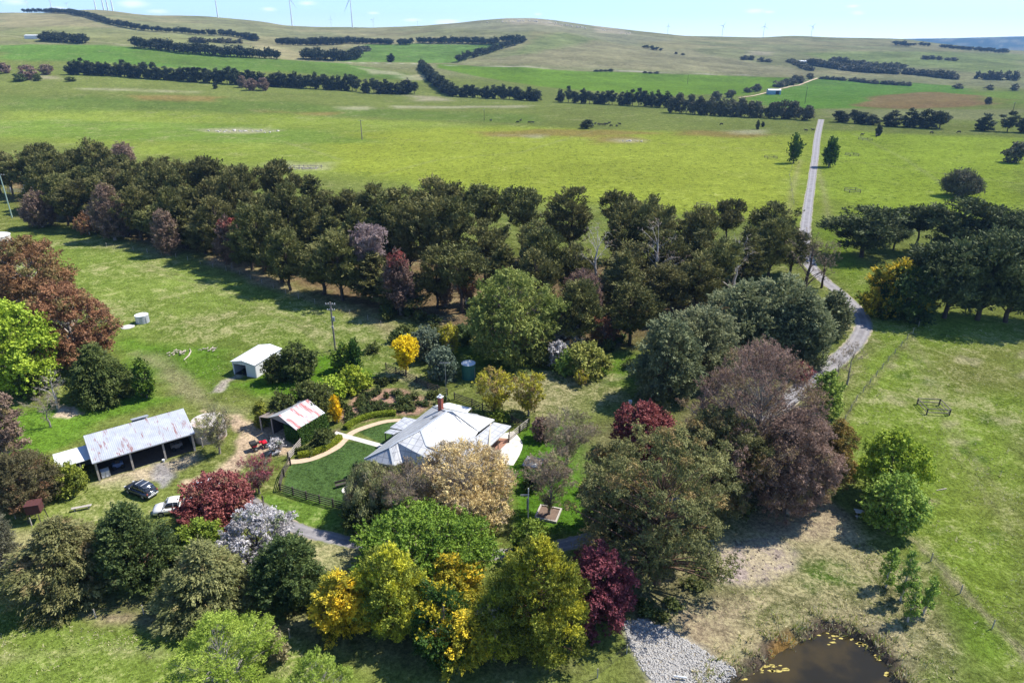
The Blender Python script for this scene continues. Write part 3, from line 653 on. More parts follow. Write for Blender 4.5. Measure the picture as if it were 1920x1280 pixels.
    pt_ = np.clip(pa[tc_] + g.normal(0, .22, NTF) * (pa[tc_] > 0), 0, 1); accv = np.clip(pt_[ti_] + g.normal(0, .08, N) * (pt_[ti_] > 0), 0, 1)
    # wood
    wood = []
    tr = max(.05, H * .017 + Rr * .016) * (1.25 if kind in ('euc', 'brown', 'dead', 'rust') else 1)
    lean = g.normal(0, .03, 2) * H; top = z0 + hc * (.82 if pr in ('cone', 'egg', 'pine', 'col') else .55)
    zt = np.linspace(-.3, top, 8); tp = np.stack([lean[0] * (zt / H) ** 1.5 * (zt > 0) + g.normal(0, .008 * H, 8) * (zt > .1), lean[1] * np.clip(zt / H, 0, 1) ** 1.5 + g.normal(0, .008 * H, 8) * (zt > .1), zt], 1) if top > .5 else np.array([[0, 0, -.2], [0, 0, max(top, .3)]])
    tp = np.nan_to_num(tp); trd = tr * np.linspace(1.15, .28, len(tp))
    wood.append(tube_np(tp, trd, 7 if lod >= 1 else 4))
    limb = range(nn) if lod >= 1 else range(0, nn, 4)
    for i in limb:
        c = C[i]; hz = np.clip(c[2] - .55 * np.hypot(c[0], c[1]) - .05 * H, .12 * H if z0 > .1 * H else .05 * H, top)
        sidx = np.interp(hz, tp[:, 2], np.arange(len(tp))); a = np.array([np.interp(hz, tp[:, 2], tp[:, k]) for k in (0, 1, 2)])
        q = g.random() * .25 + .35; mid = a * (1 - q) + c * q + np.array([0, 0, np.linalg.norm(c - a) * .10]) + g.normal(0, .04, 3) * np.linalg.norm(c - a)
        r0 = np.interp(hz, tp[:, 2], trd) * .36
        s_ = np.linspace(0, 1, 4)[:, None]; pts = a * (1 - s_) ** 2 + mid * 2 * s_ * (1 - s_) + c * s_ ** 2
        wood.append(tube_np(pts, r0 * np.array([1, .75, .5, .25]), 4 if lod >= 1 else 3))
        for k in range(tw if lod >= 1 else 0):
            d = g.normal(size=3) + np.array([c[0], c[1], 0]) / (Rr + .1) + np.array([0, 0, .7]); d /= np.linalg.norm(d)
            st = pts[2] * (1 - (q2 := g.random())) + pts[3] * q2; L = rc[i] * g.uniform(.7, 1.35)
            e = st + d * L; mm = (st + e) / 2 + g.normal(0, .09, 3) * L
            rt = max(r0 * .17, .012 * t / 75)
            wood.append(tube_np(np.array([st, mm, e]), np.array([rt, rt * .7, rt * .3]), 3))
    WV, WF = join(wood)
    return V, F, tint, accv, WV, WF
def tree_meshes(kind, H, Rr, t, seed, matkey=None, barkkey=None, maxleaf=60000, lopx=1.0):
    V, F, ti, ac, WV, WF = grow(kind, H, Rr, t, seed, maxleaf=maxleaf, lopx=lopx)
    cr = mesh_quads('crown', V, F, LM[matkey or K[kind][8]], attrs={'tint': ('FACE', ti), 'acc': ('FACE', ac)})
    tr = mesh_quads('trunk', WV, WF, BK[barkkey or K[kind][9]], True)
    return cr, tr
SEED = [100]
def plant(kind, bx, by, ty, wpx, label, name='tree', cat='tree', group=None, mat=None, bk=None, px=1.0, maxleaf=60000):
    p = P(bx, by); t = depth(p); H = max(.4, topz(p, ty) - p.z); Rr = wpx / 2 * t / FP * .93
    SEED[0] += 1
    cr, tr = tree_meshes(kind, H, Rr, t, SEED[0], mat, bk, maxleaf, px)
    o = thing(name, label, cat, (p.x, p.y, p.z), 0, group)
    link('crown', cr, o); link('trunk', tr, o); return o
PROTO = {}
def protos(kind, n, H, Rr, t, mat=None, maxleaf=14000, px=1.0):
    k = (kind, mat, n)
    if k not in PROTO: PROTO[k] = [(tree_meshes(kind, H, Rr, t, 900 + i * 7 + len(PROTO) * 31, mat, None, maxleaf, px), H, Rr) for i in range(n)]
    return PROTO[k]
def place(pk, p, H, Rr, label, name, cat, group):
    (cr, tr), H0, R0 = random.choice(pk)
    o = thing(name, label, cat, (p[0], p[1], p[2]), random.uniform(0, 6.28), group)
    for nm, me in (('crown', cr), ('trunk', tr)):
        c = link(nm, me, o); c.scale = (Rr / R0, Rr / R0, H / H0)
    return o
# ------------------------------------------------------------------ near pine belt, three ranks deep
belt = protos('pine', 7, 19, 5.6, 175)
beltt = protos('pinetall', 4, 20, 5.0, 175)
beltu = protos('pineumb', 3, 20, 5.6, 190)
GB = 'dark pines of the long belt behind the homestead'
def rank(pts, space, h0, h1, r0, r1, pk, label, group, gap=0, name='pine_tree', jit=1.6, off=0):
    q = [P(*a) for a in pts]
    L = [0]
    for i in range(len(q) - 1): L.append(L[-1] + (q[i + 1] - q[i]).length)
    s = off
    while s < L[-1]:
        i = max(k for k in range(len(L)) if L[k] <= s); i = min(i, len(q) - 2); f = (s - L[i]) / (L[i + 1] - L[i] + 1e-6)
        p = q[i].lerp(q[i + 1], f) + Vector((random.uniform(-1, 1) * jit, random.uniform(-1, 1) * jit, 0)); p.z = float(hgt(p.x, p.y))
        if random.random() >= gap: place(random.choice(pk) if isinstance(pk[0], list) else pk, p, random.uniform(h0, h1), random.uniform(r0, r1), label, name, 'pine tree', group)
        s += space * random.uniform(.82, 1.2)
rank([(130,425),(230,438),(330,462),(450,497),(560,540),(700,568),(850,585)], 7.6, 11.5, 18.5, 3.9, 6.0, [belt, belt, beltt], 'dark green pine in the front rank of the belt, left half', GB)
rank([(860,590),(1000,600),(1130,605),(1250,600),(1380,560)], 9.0, 11.5, 18.5, 3.9, 5.8, [belt, beltt, beltu], 'dark green pine in the front rank of the belt, behind the pale spring elm', GB, gap=.1)
rank([(60,392),(170,402),(300,425),(430,455),(560,490),(700,515),(850,525)], 8.0, 15, 22, 4.2, 6.5, [belt, beltt, beltt], 'olive green pine in the middle of the long belt', GB, off=3)
rank([(900,565),(1020,572),(1150,570),(1330,545)], 9.5, 14, 19, 4.2, 5.8, [belt, beltt], 'dark green pine in the second rank of the belt, right half', GB, off=4)
rank([(1090,650),(1180,645),(1230,625)], 9, 12, 15, 4.4, 5.2, [belt], 'dark pine at the front of the belt, left of the grey green conifers', GB)
rank([(860,525),(1000,530),(1150,525),(1330,515)], 10, 14.5, 21, 4.4, 6.4, [belt, beltu, beltu], 'tall pine with bare lower trunk in the middle of the long belt', GB, gap=.1)
rank([(0,362),(60,368),(150,372),(280,390),(400,412),(560,440),(700,462),(860,478)], 8.4, 15, 22.5, 4.4, 6.8, [belt, belt, beltt, beltu], 'rounded pine in the rear rank of the belt, left half', GB, off=1)
rank([(850,470),(960,485),(1080,488),(1200,488)], 12.0, 18.5, 21.5, 5.6, 7.2, [beltu, beltu, belt], 'flat topped pine in the rear rank of the belt against the green paddock', GB, gap=.12)
rank([(1235,490),(1330,482),(1470,478)], 11.0, 12.5, 16.5, 4.6, 6.4, [belt, beltu], 'pine at the right end of the belt beside the driveway', GB)
rank([(1270,545),(1350,540),(1430,528),(1500,510)], 8.5, 11, 16, 4.2, 5.6, [belt, beltt], 'dark green pine at the right end of the belt above the grey green conifers', GB)
rank([(-260,350),(-120,352),(-20,352)], 9.0, 15, 19, 5.4, 6.6, [belt], 'pine beyond the timber cattle yards at the left end of the belt', GB)
pr_ = protos('pinedark', 4, 16, 5.6, 190)
pru_ = protos('pineumb', 2, 19, 5.6, 190, mat='pinedark')
GR = 'dark trees right of the driveway'
for bx, by, ty, w, lb in ((1615,482,392,118,'broad low pine nearest the junction right of the driveway'), (1675,468,392,48,'slim open pine standing second in the right hand group'), (1715,472,388,62,'thin pine with bare stem between two broad pines'),
    (1790,485,378,118,'tall dark pine at the crown of the right hand group'), (1862,492,392,92,'dark pine near the frame edge behind the right hand group'), (1915,496,402,80,'dark pine cut by the right frame edge, rear rank'),
    (1725,592,462,110,'dark conifer hard against the golden cypress'), (1770,596,455,120,'pine with visible trunk in front of the right hand group'), (1832,600,436,130,'spreading dark pine in the middle front of the right hand group'),
    (1885,604,448,120,'dark front pine second from the right edge'), (1945,606,440,120,'dark front pine cut by the right frame edge'), (1990,560,430,120,'dark pine just outside the right frame edge')):
    p = P(bx, by); t = depth(p); place(pr_ if w > 100 or w < 60 else pru_, p, topz(p, ty) - p.z, w / 2 * t / FP, lb, 'pine_tree', 'pine tree', GR)
# ------------------------------------------------------------------ distant belts: each tree its own thing while they can be told apart
def merge(kind, n, H, Rr, t, seed0, px=1.0, maxleaf=420):
    r = []
    for i in range(n):
        V, F, ti, ac, WV, WF = grow(kind, H, Rr, t, seed0 + i, lod=.35, maxleaf=maxleaf, lopx=px)
        VV = np.concatenate([V, WV]); FF = np.concatenate([F, WF + len(V)]); mi = np.concatenate([np.zeros(len(F), int), np.ones(len(WF), int)])
        r.append((VV, FF, np.concatenate([ti, np.zeros(len(WF))]), mi, H, Rr))
    return r
def far_meshes(rs, lm, bk):
    out = []
    for V, F, ti, mi, H, Rr in rs:
        me = mesh_quads('tree', V, F, [LM[lm], BK[bk]], attrs={'tint': ('FACE', ti)}); me.polygons.foreach_set('material_index', mi.astype(np.int32)); out.append((me, H, Rr))
    return out
FPa = merge('pine', 6, 18, 6, 620, 300, .55, 3600); FPm = far_meshes(FPa[:2] + merge('condark', 6, 17, 5.2, 620, 320, .55, 3600), 'farpine', 'd')
FGa = merge('olive', 5, 13, 6, 620, 340, .62, 3200); FGm = far_meshes(FGa, 'faregum', 'g')
FCa = merge('condark', 3, 14, 4, 620, 360, .62, 2500); FCm = far_meshes(FCa, 'farpine', 'd')
FOl = far_meshes(FGa, 'olive', 'g'); FRu = far_meshes(FGa, 'brown', 'g')
def farrow(pts, space, h, r, pk, label, group, name='pine_tree', cat='pine tree', jit=2.0, rows=1, rgap=9):
    q = [P(*a) for a in pts]; n = 0
    for row in range(rows):
        for i in range(len(q) - 1):
            L = (q[i + 1] - q[i]).length; s = random.random() * space
            while s < L:
                p = q[i].lerp(q[i + 1], s / L) + Vector((random.uniform(-jit, jit), random.uniform(-jit, jit) + row * rgap, 0)); p.z = float(hgt(p.x, p.y))
                me, H0, R0 = random.choice(pk); hh = h * .92 * random.uniform(.8, 1.14); rr = r * random.uniform(.85, 1.2)
                o = link(name, me, None, p); o.scale = (rr / R0, rr / R0, hh / H0); o.rotation_euler = (0, 0, random.uniform(0, 6.28)); tag(o, label, cat, group); n += 1
                s += space * random.uniform(.8, 1.2)
    return n
farrow([(128,140),(330,152),(460,160),(560,166),(672,172)], 6.2, 18, 6.0, FPm, 'dark pine in the long straight belt across the upper left paddocks', 'pines of the long upper left belt')
farrow([(684,175),(790,177)], 7.2, 18, 6.0, FPm, 'dark pine in the detached end of the upper left belt', 'pines at the end of the upper left belt')
farrow([(792,128),(800,140),(815,158),(846,180)], 11, 15, 6.5, FPm, 'dark pine on the short leg of the bent belt', 'pines on the short leg of the bent belt')
farrow([(846,181),(940,186),(1022,190)], 7.2, 15, 5.6, FPm, 'dark pine on the long leg of the bent belt', 'pines on the long leg of the bent belt')
farrow([(1052,192),(1160,197),(1258,203)], 6.6, 16, 5.0, FPm, 'dark pine in the belt below the bright green crop', 'pines below the bright crop')
farrow([(1262,212),(1380,219),(1500,224)], 7.4, 16, 5.8, FGm, 'grey brown gum in the row left of the far road end', 'gums left of the far road end', 'gum_tree', 'gum tree')
farrow([(1562,228),(1645,235)], 7.5, 10, 5.5, FPm, 'low dark pine right of the far road end', 'low pines right of the far road end')
farrow([(1655,236),(1690,238),(1740,241),(1785,243)], 9, 15, 6.5, FPm, 'tall dark pine in the cluster right of the far road end', 'tall pines right of the far road end')
farrow([(1828,245),(1862,247)], 10, 14, 5.5, FPm, 'dark pine in the small group near the right edge', 'pines near the right edge')
farrow([(1890,248),(1990,252)], 10, 15, 6, FPm, 'dark pine at the right edge of the far belt', 'pines at the right edge of the far belt')
def single(bx, by, ty, w, pk, label, name='tree', cat='tree', group=None):
    p = P(bx, by); t = depth(p); me, H0, R0 = random.choice(pk); o = link(name, me, None, p); H = max(1, topz(p, ty) - p.z); r = w / 2 * t / FP
    o.scale = (r / R0, r / R0, H / H0); o.rotation_euler = (0, 0, random.uniform(0, 6.28)); return tag(o, label, cat, group)
for a in (
 (733,117,100,14,FCm,'lone dark conifer below the second belt'), (1514,226,198,26,FGm,'last dark gum beside the far road end'), (1342,190,171,20,FGm,'round gum left of the far steel shed'), (1369,183,168,20,FGm,'round gum nearest the gravel road bend'),
 (1402,174,163,16,FGm,'small dark tree left of the far steel shed'), (1418,172,158,20,FGm,'dark tree just left of the far steel shed'), (1101,241,223,24,FPm,'lone dark tree with cattle resting beneath'),
 (1852,196,182,14,FGm,'lone tree on the reddish paddock'), (52,150,118,30,FRu,'brown leafless tree left of the long upper belt, larger'), (88,140,120,26,FRu,'brown tree left of the long upper belt, smaller'), (8,138,118,24,FRu,'brown tree cut by the left edge in the upper paddocks'),
 (38,153,136,22,FOl,'olive bush in the upper left paddock'), (72,152,138,16,FOl,'small olive bush beside the brown upper left trees'), (134,153,143,18,FOl,'low shrub before the long upper belt'), (404,167,153,8,FCm,'tiny dark conifer before the long upper belt'),
 (455,165,143,18,FRu,'first brown bush before the long upper belt'), (472,170,148,24,FRu,'middle brown bush before the long upper belt'), (495,170,147,26,FRu,'right brown bush before the long upper belt'),
 (1490,156,140,14,FGm,'first tree along the gravel road to the homestead'), (1460,164,150,24,FGm,'dark tree touching the far steel shed'), (1472,162,148,18,FGm,'dark tree behind the far steel shed'), (1484,160,146,18,FGm,'dark tree along the gravel road'), (1500,156,143,18,FGm,'second tree along the gravel road'), (1519,148,136,13,FGm,'small round tree at the top of the gravel road'),
 (1420,243,224,7,FCm,'small conifer sapling in the wide paddock'), (1430,238,227,6,FCm,'tiny sapling near the far gum row'), (1900,305,265,40,FGm,'dark round tree cut by the right edge of the paddock'), (1646,255,230,11,FCm,'small columnar conifer in the right paddock')): single(*a)
for a in (('greencon',1487,306,253,20,'slim columnar poplar left of the driveway'), ('greencon',1553,313,260,26,'columnar poplar right of the driveway, its shadow across it')):
    plant('poplar', *a[1:], name='poplar_tree', cat='poplar', px=1.3)
plant('brown', 1798, 368, 320, 66, 'wide brown grey tree standing alone in the right paddock', px=1.0, maxleaf=9000, mat='faregum')
# mass of farther trees
def mass(specs, rs_by, mats, name, label):
    VV = []; FF = []; TT = []; MM = []; b = 0
    for pts, space, h, r, ki, rows in specs:
        q = [P(*a) for a in pts]
        for row in range(rows):
            for i in range(len(q) - 1):
                L = (q[i + 1] - q[i]).length; s = random.random() * space
                while s < L:
                    p = q[i].lerp(q[i + 1], s / L) + Vector((random.uniform(-2, 2), random.uniform(-2, 2) + row * 12, 0)); p.z = float(hgt(p.x, p.y))
                    V, F, ti, mi, H0, R0 = random.choice(rs_by[ki]); a = random.uniform(0, 6.28); ca, sa = math.cos(a), math.sin(a)
                    k = r * .85 * random.uniform(.8, 1.2) / R0; kz = h * .74 * random.uniform(.75, 1.2) / H0
                    V2 = np.stack([(V[:, 0] * ca - V[:, 1] * sa) * k + p.x, (V[:, 0] * sa + V[:, 1] * ca) * k + p.y, V[:, 2] * kz + p.z], 1)
                    VV.append(V2); FF.append(F + b); TT.append(ti); MM.append(np.where(mi == 0, ki, len(mats) - 1)); b += len(V)
                    s += space * random.uniform(.8, 1.2)
    me = mesh_quads(name, np.concatenate(VV), np.concatenate(FF), mats, attrs={'tint': ('FACE', np.concatenate(TT))})
    me.polygons.foreach_set('material_index', np.concatenate(MM).astype(np.int32))
    return tag(link(name, me), label, 'far woods', None, 'stuff')
LP = [merge('pine', 4, 15, 5.5, 1200, 400, .75, 700), merge('olive', 4, 11, 5.5, 1200, 410, .75, 700)]
mass([([(42,24),(85,24),(130,26),(200,44),(270,58),(340,63),(405,68)], 8, 14, 6, 0, 1), ([(409,66),(455,72),(480,78)], 8, 14, 6, 0, 2), ([(76,77),(120,80),(157,83)], 7.5, 15, 6.5, 0, 2),
      ([(245,90),(330,99),(430,108),(525,112)], 7.5, 17, 6, 0, 2), ([(520,84),(600,86),(640,84)], 9, 16, 7, 0, 3), ([(565,112),(640,115),(668,112)], 8, 18, 7, 0, 3), ([(630,82),(735,84)], 9, 14, 7, 0, 2),
      ([(747,85),(774,85)], 7.5, 14, 6, 0, 2), ([(782,82),(850,82),(932,84)], 8, 15, 6, 0, 2), ([(940,80),(985,79)], 8, 15, 6.5, 0, 2), ([(985,79),(940,92),(900,106),(856,118)], 11, 15, 6, 0, 1),
      ([(1205,90),(1238,96)], 9, 8, 5, 0, 1), ([(1678,85),(1705,88)], 9, 13, 8, 0, 1), ([(1712,86),(1715,86)], 9, 11, 8, 0, 1), ([(1726,86),(1740,88)], 11, 14, 8, 0, 1), ([(1764,90),(1790,93),(1890,101)], 9, 13, 8, 0, 1)],
     LP, [LM['farpine'], LM['faregum'], BK['d']], 'pine_woods', 'far dark pine belts across the hills')
mass([([(665,100),(690,96)], 7, 10, 7, 1, 2), ([(360,80),(385,82)], 8, 10, 7, 1, 1), ([(395,80),(450,82)], 8, 9, 6, 1, 1), ([(585,80),(640,78),(700,80)], 12, 12, 8, 1, 1), ([(1478,116),(1500,124),(1520,133)], 10, 9, 7, 1, 1),
      ([(1520,124),(1560,128),(1620,136),(1690,140)], 9, 13, 8, 1, 3), ([(1560,118),(1600,122),(1640,128),(1700,130)], 11, 12, 8, 1, 2), ([(1535,148),(1600,153),(1650,158),(1710,162)], 8, 7, 5, 1, 1), ([(1700,140),(1760,146),(1800,150)], 11, 13, 8, 1, 2),
      ([(1812,142),(1814,142)], 11, 13, 8, 1, 1), ([(1828,148),(1870,150),(1915,152)], 9, 15, 7, 1, 1), ([(1385,112),(1412,113)], 16, 10, 8, 1, 1), ([(1425,116),(1450,118)], 13, 9, 8, 1, 1), ([(1730,112),(1790,114)], 18, 9, 8, 1, 1),
      ([(1770,165),(1830,168),(1905,170)], 26, 9, 7, 1, 1), ([(1118,134),(1152,134)], 7, 4, 5, 1, 1), ([(1210,138),(1230,138)], 8, 4, 4, 1, 1), ([(1255,100),(1285,104)], 22, 6, 4, 1, 1)],
     LP, [LM['farpine'], LM['faregum'], BK['d']], 'gum_woods', 'far grey gums around the distant homestead')
# ------------------------------------------------------------------ trees of the middle distance, each placed by hand
T = plant
T('pink', 697, 556, 420, 78, 'pinkish grey leafless tree with pale trunk in front of the belt', maxleaf=16000)
T('redtip', 752, 590, 464, 62, 'brown tree with crimson top in front of the belt', maxleaf=16000)
T('redtip', 436, 502, 402, 52, 'narrow brown tree with red tip before the left pines', maxleaf=14000)
T('brown', 317, 478, 395, 44, 'narrow mauve brown tree before the pines, left of the red tipped one', maxleaf=12000)
T('brown', 216, 450, 348, 62, 'tallest mauve brown tree before the left pines', maxleaf=14000)
T('brown', 80, 426, 362, 58, 'mauve brown bushy tree beside the light green power pole', maxleaf=12000)
T('rust', 168, 440, 402, 42, 'small round orange brown tree at the left pines', maxleaf=8000)
T('brown', 235, 310, 270, 40, 'brown crown rising behind the left pines', maxleaf=8000)
T('brown', 1090, 612, 505, 84, 'reddish brown sparse tree right of the pale spring elm', maxleaf=16000)
T('dead', 1112, 572, 412, 100, 'dead white branched pine showing through the belt'); T('dead', 1222, 566, 405, 100, 'silver dead pine near the belt right end')
T('dead', 1372, 560, 430, 80, 'dead grey tree beside the driveway pines'); T('dead', 1010, 470, 395, 60, 'bare forked tree in the gap of the belt')
T('dead', 1505, 560, 420, 90, 'dark bare tree overhanging the driveway', bk='d'); T('bare', 1540, 540, 450, 80, 'dark leaning bare tree on the driveway edge', bk='d')
T('spring', 962, 668, 508, 192, 'broad pale spring green elm in front of the pine belt', maxleaf=55000)
T('olive', 525, 488, 462, 36, 'small olive bush at the foot of the left belt', 'bush', 'bush', maxleaf=5000)
T('rust', 875, 570, 505, 30, 'small red brown sapling beside the spring elm', maxleaf=5000); T('brown', 835, 575, 505, 26, 'small mauve brown sapling left of the spring elm', maxleaf=5000)
T('rust', 1130, 640, 600, 56, 'low rusty shrub right of the spring elm', 'bush', 'bush', maxleaf=6000)
# upper left group
T('rust', 75, 590, 446, 158, 'large orange brown tree behind the concrete tank'); T('rust', 152, 690, 528, 152, 'rust red tree left of the small grey tank')
T('eucred', 5, 560, 440, 70, 'olive brown tree cut by the left edge', maxleaf=20000)
T('bright', 45, 735, 566, 155, 'large bright green tree at the left edge', mat='lime')
T('conolive', 195, 745, 648, 125, 'dark grey green spreading tree below the rust red tree', mat='olive')
T('elm', 276, 745, 676, 36, 'slim young green tree right of the dark grey green tree', maxleaf=8000, mat='elm')
T('dead', 110, 765, 690, 70, 'fallen pale branches in the shade of the bright green tree', maxleaf=800); T('bare', 95, 800, 735, 60, 'small dark bare tree beside the bare earth patch')
T('eucred', 15, 870, 730, 75, 'grey brown bush at the left edge above the long shed', maxleaf=20000, mat='brown')
T('olive', 60, 745, 690, 50, 'low dark shrub under the bright green tree', 'bush', 'bush', maxleaf=8000)
T('brown', 55, 945, 852, 128, 'wide brown green bush left of the long shed', 'bush', 'bush', maxleaf=40000, mat='eucred')
T('shrub', 138, 922, 868, 62, 'clipped golden green shrub nearest the long shed', 'shrub', 'shrub', mat='goldolive'); T('shrub', 106, 925, 862, 48, 'golden shrub tucked behind the clipped one', 'shrub', 'shrub', mat='goldolive')
T('brown', 15, 1080, 955, 66, 'bare grey tree at the left edge above the wire gate', mat='faregum', maxleaf=14000)
# near conifer clump, lower left
T('conolive', 140, 1105, 968, 212, 'drooping olive brown conifer, leftmost of the front clump'); T('condark', 262, 1090, 950, 150, 'dark green conifer in the middle of the front clump')
T('conolive', 398, 1135, 1020, 205, 'drooping olive conifer between the dark green ones', mat='olivecon'); T('condark', 550, 1125, 1008, 152, 'dark green conifer with upright tips right of the blossom tree')
T('lime', 385, 1055, 980, 100, 'lime green tree behind the front conifer clump', maxleaf=20000, mat='elm')
T('purple', 412, 978, 893, 146, 'large dark red plum tree hiding the white utility'); T('twiggy', 487, 925, 862, 78, 'small purple brown budding tree beside the yard', mat='purple')
T('white', 492, 1060, 955, 138, 'white blossom tree in front of the plum tree')
T('elm', 800, 1075, 970, 265, 'wide bright green tree across the driveway', maxleaf=60000)
T('gold', 645, 1175, 1075, 118, 'brightest golden cypress, leftmost of the front group'); T('goldolive', 738, 1170, 1026, 150, 'olive gold cypress between the golden and green ones')
T('greencon', 832, 1215, 1100, 150, 'dark green cypress with gold tips in the front group'); T('gold', 875, 1235, 1150, 110, 'low golden cypress with grey dead twigs at its side')
T('gold', 845, 1130, 1042, 120, 'golden crest cypress behind the green one'); T('dead', 928, 1235, 1130, 80, 'grey dead cypress limbs between the golden and yellow green ones', bk='g')
T('goldolive', 928, 1215, 1115, 105, 'lower yellow green cypress crowded against the tall one'); T('goldolive', 1010, 1215, 1012, 200, 'tall yellow green cypress, rightmost conifer in front', mat='goldolive'); T('purple', 1118, 1165, 1030, 140, 'crimson plum tree beside the stone chute')
T('bright', 994, 1045, 980, 82, 'small vivid green tree beside the white pole', maxleaf=16000, mat='elm')
T('willow', 430, 1290, 1165, 190, 'bright green twisted willow at the bottom edge', maxleaf=40000); T('willow', 600, 1330, 1235, 130, 'second smaller willow cut by the bottom edge', maxleaf=20000)
T('bush' if False else 'olive', 520, 1240, 1180, 40, 'pale twiggy bush behind the twisted willow', 'bush', 'bush', mat='reed', maxleaf=5000)
# around the house
T('bud', 872, 960, 838, 208, 'large golden budding tree in front of the house', maxleaf=55000); T('weep', 700, 965, 868, 118, 'weeping pale green tree at the house corner')
T('olive', 690, 985, 930, 90, 'dark green bush under the weeping tree', 'bush', 'bush', mat='olive', maxleaf=20000); T('twiggy', 770, 985, 880, 120, 'mauve twiggy tree left of the golden budding tree')
T('twiggy', 1062, 870, 775, 112, 'pale bare twiggy tree right of the house'); T('twiggy', 1030, 965, 850, 100, 'thin budding tree growing in the timber edged bed')
T('purple', 1016, 822, 785, 38, 'dark twiggy bush right of the rail fence', 'bush', 'bush', maxleaf=6000, mat='brown')
T('ygreen', 928, 775, 698, 84, 'yellow green budding tree, left of the pair behind the fence'); T('ygreen', 990, 778, 702, 68, 'yellow green budding tree, right of the pair behind the fence')
T('yellow', 762, 702, 633, 54, 'bright yellow flowering wattle by the rail fence', cat='wattle', name='wattle_tree')
T('bright', 662, 733, 690, 64, 'lime green shrub at the back of the rose garden', 'shrub', 'shrub', mat='lime', maxleaf=12000); T('bright', 622, 748, 708, 56, 'lime green shrub above the ivy garage', 'shrub', 'shrub', mat='lime', maxleaf=10000)
T('olive', 585, 775, 718, 92, 'dark clipped dome bush behind the ivy garage', 'bush', 'bush', maxleaf=20000); T('olive', 535, 790, 738, 60, 'low olive bush left behind the ivy garage', 'bush', 'bush', maxleaf=10000)
T('poplar', 632, 792, 744, 22, 'narrow golden clipped conifer beside the rose garden', 'shrub', 'shrub', mat='yellow', maxleaf=6000)
T('olive', 562, 708, 644, 72, 'dark green tree right of the white garage', maxleaf=26000); T('olive', 520, 714, 668, 46, 'dark green bush against the white garage', 'bush', 'bush', maxleaf=20000)
T('elm', 645, 695, 644, 38, 'small green tree right of the power pole', maxleaf=12000, mat='elm'); T('poplar', 668, 697, 636, 26, 'pointed dark green tree near the power pole', mat='greencon', maxleaf=8000)
T('olive', 830, 712, 652, 62, 'round olive bush left of the green water tank', 'bush', 'bush', maxleaf=20000, mat='blue'); T('olive', 800, 672, 612, 62, 'grey green bush above the wattle', 'bush', 'bush', mat='blue', maxleaf=12000)
T('rust', 842, 665, 608, 40, 'orange budding sapling above the round olive bush', maxleaf=5000, mat='ygreen'); T('shrub', 868, 640, 612, 50, 'dark bush left below the spring elm', 'bush', 'bush', mat='darkcon')
T('white', 1062, 655, 598, 62, 'pale pink blossom tree beside the spring elm', maxleaf=12000); T('white', 1045, 690, 640, 40, 'white flowering shrub in front of the pink blossom', 'shrub', 'shrub', maxleaf=6000)
T('bright', 1098, 700, 645, 88, 'pale green leafy tree below the pink blossom', mat='spring', maxleaf=20000); T('bright', 1062, 702, 660, 44, 'fresh green shrub left of the pale green leafy tree', 'shrub', 'shrub', mat='bright', maxleaf=8000)
T('ygreen', 1090, 722, 695, 30, 'orange tipped sapling on the rough grass', maxleaf=2500)
T('twiggy', 412, 850, 765, 72, 'open olive budding tree at the end of the long shed', mat='weep')
T('shrub', 608, 834, 806, 42, 'round olive shrub behind the lower yellow hedge', 'shrub', 'shrub', mat='olive'); T('white', 519, 848, 822, 26, 'small white flowering bush by the garden gate', 'shrub', 'shrub', maxleaf=3000)
T('shrub', 492, 798, 755, 30, 'golden olive shrub on the lean-to corner', 'shrub', 'shrub', mat='goldolive')
T('shrub', 672, 893, 868, 26, 'dark spiky shrub on the lawn near the house', 'shrub', 'shrub', mat='darkcon'); T('shrub', 935, 792, 772, 46, 'green shrub at the back corner of the roof', 'shrub', 'shrub', mat='elm')
T('shrub', 1000, 915, 885, 40, 'dark green shrub below the bare twiggy tree', 'shrub', 'shrub', mat='darkcon'); T('shrub', 1100, 925, 905, 34, 'pale yellow flowering shrub under the gums', 'shrub', 'shrub', mat='spring')
# gums and brown trees right of the house
T('euc', 1228, 1090, 800, 250, 'largest olive gum with white trunks right of the house'); T('euc', 1325, 960, 765, 165, 'olive brown gum behind the largest one')
T('euc', 1150, 1010, 830, 140, 'bushy gum nearest the bare twiggy tree')
T('purple', 1205, 850, 760, 125, 'dark red plum tree behind the gums'); T('brown', 1398, 925, 648, 268, 'huge reddish brown she-oak behind the gums'); T('brown', 1475, 960, 770, 150, 'lower brown she-oak on the right flank')
T('euc', 1545, 930, 790, 80, 'narrow orange green tree on the right flank of the she-oaks', mat='amber', maxleaf=25000)
T('lime', 1658, 935, 812, 136, 'yellow green tree behind the bright maple', maxleaf=30000); T('bright', 1662, 990, 885, 112, 'bright green maple beside the paddock fence')
T('bright', 1542, 780, 698, 62, 'fresh green tree right of the huge she-oak', maxleaf=14000); T('purple', 1500, 712, 683, 44, 'small purple shrub left of the driveway', 'shrub', 'shrub', maxleaf=6000)
T('bare', 1568, 712, 655, 46, 'leafless tree left of a pair beside the driveway'); T('bare', 1588, 722, 640, 52, 'leafless tree right of a pair beside the driveway')
for a in ((1660,1100,1030,32,'birch sapling furthest left of the four'), (1688,1125,1035,32,'birch sapling with tallest crown'), (1702,1165,1090,28,'birch sapling with the lowest foot'), (1732,1150,1080,28,'birch sapling nearest the wire fence')): T('birch', *a, name='birch_tree', cat='birch', group='young birches by the dam', maxleaf=9000, mat='bright')
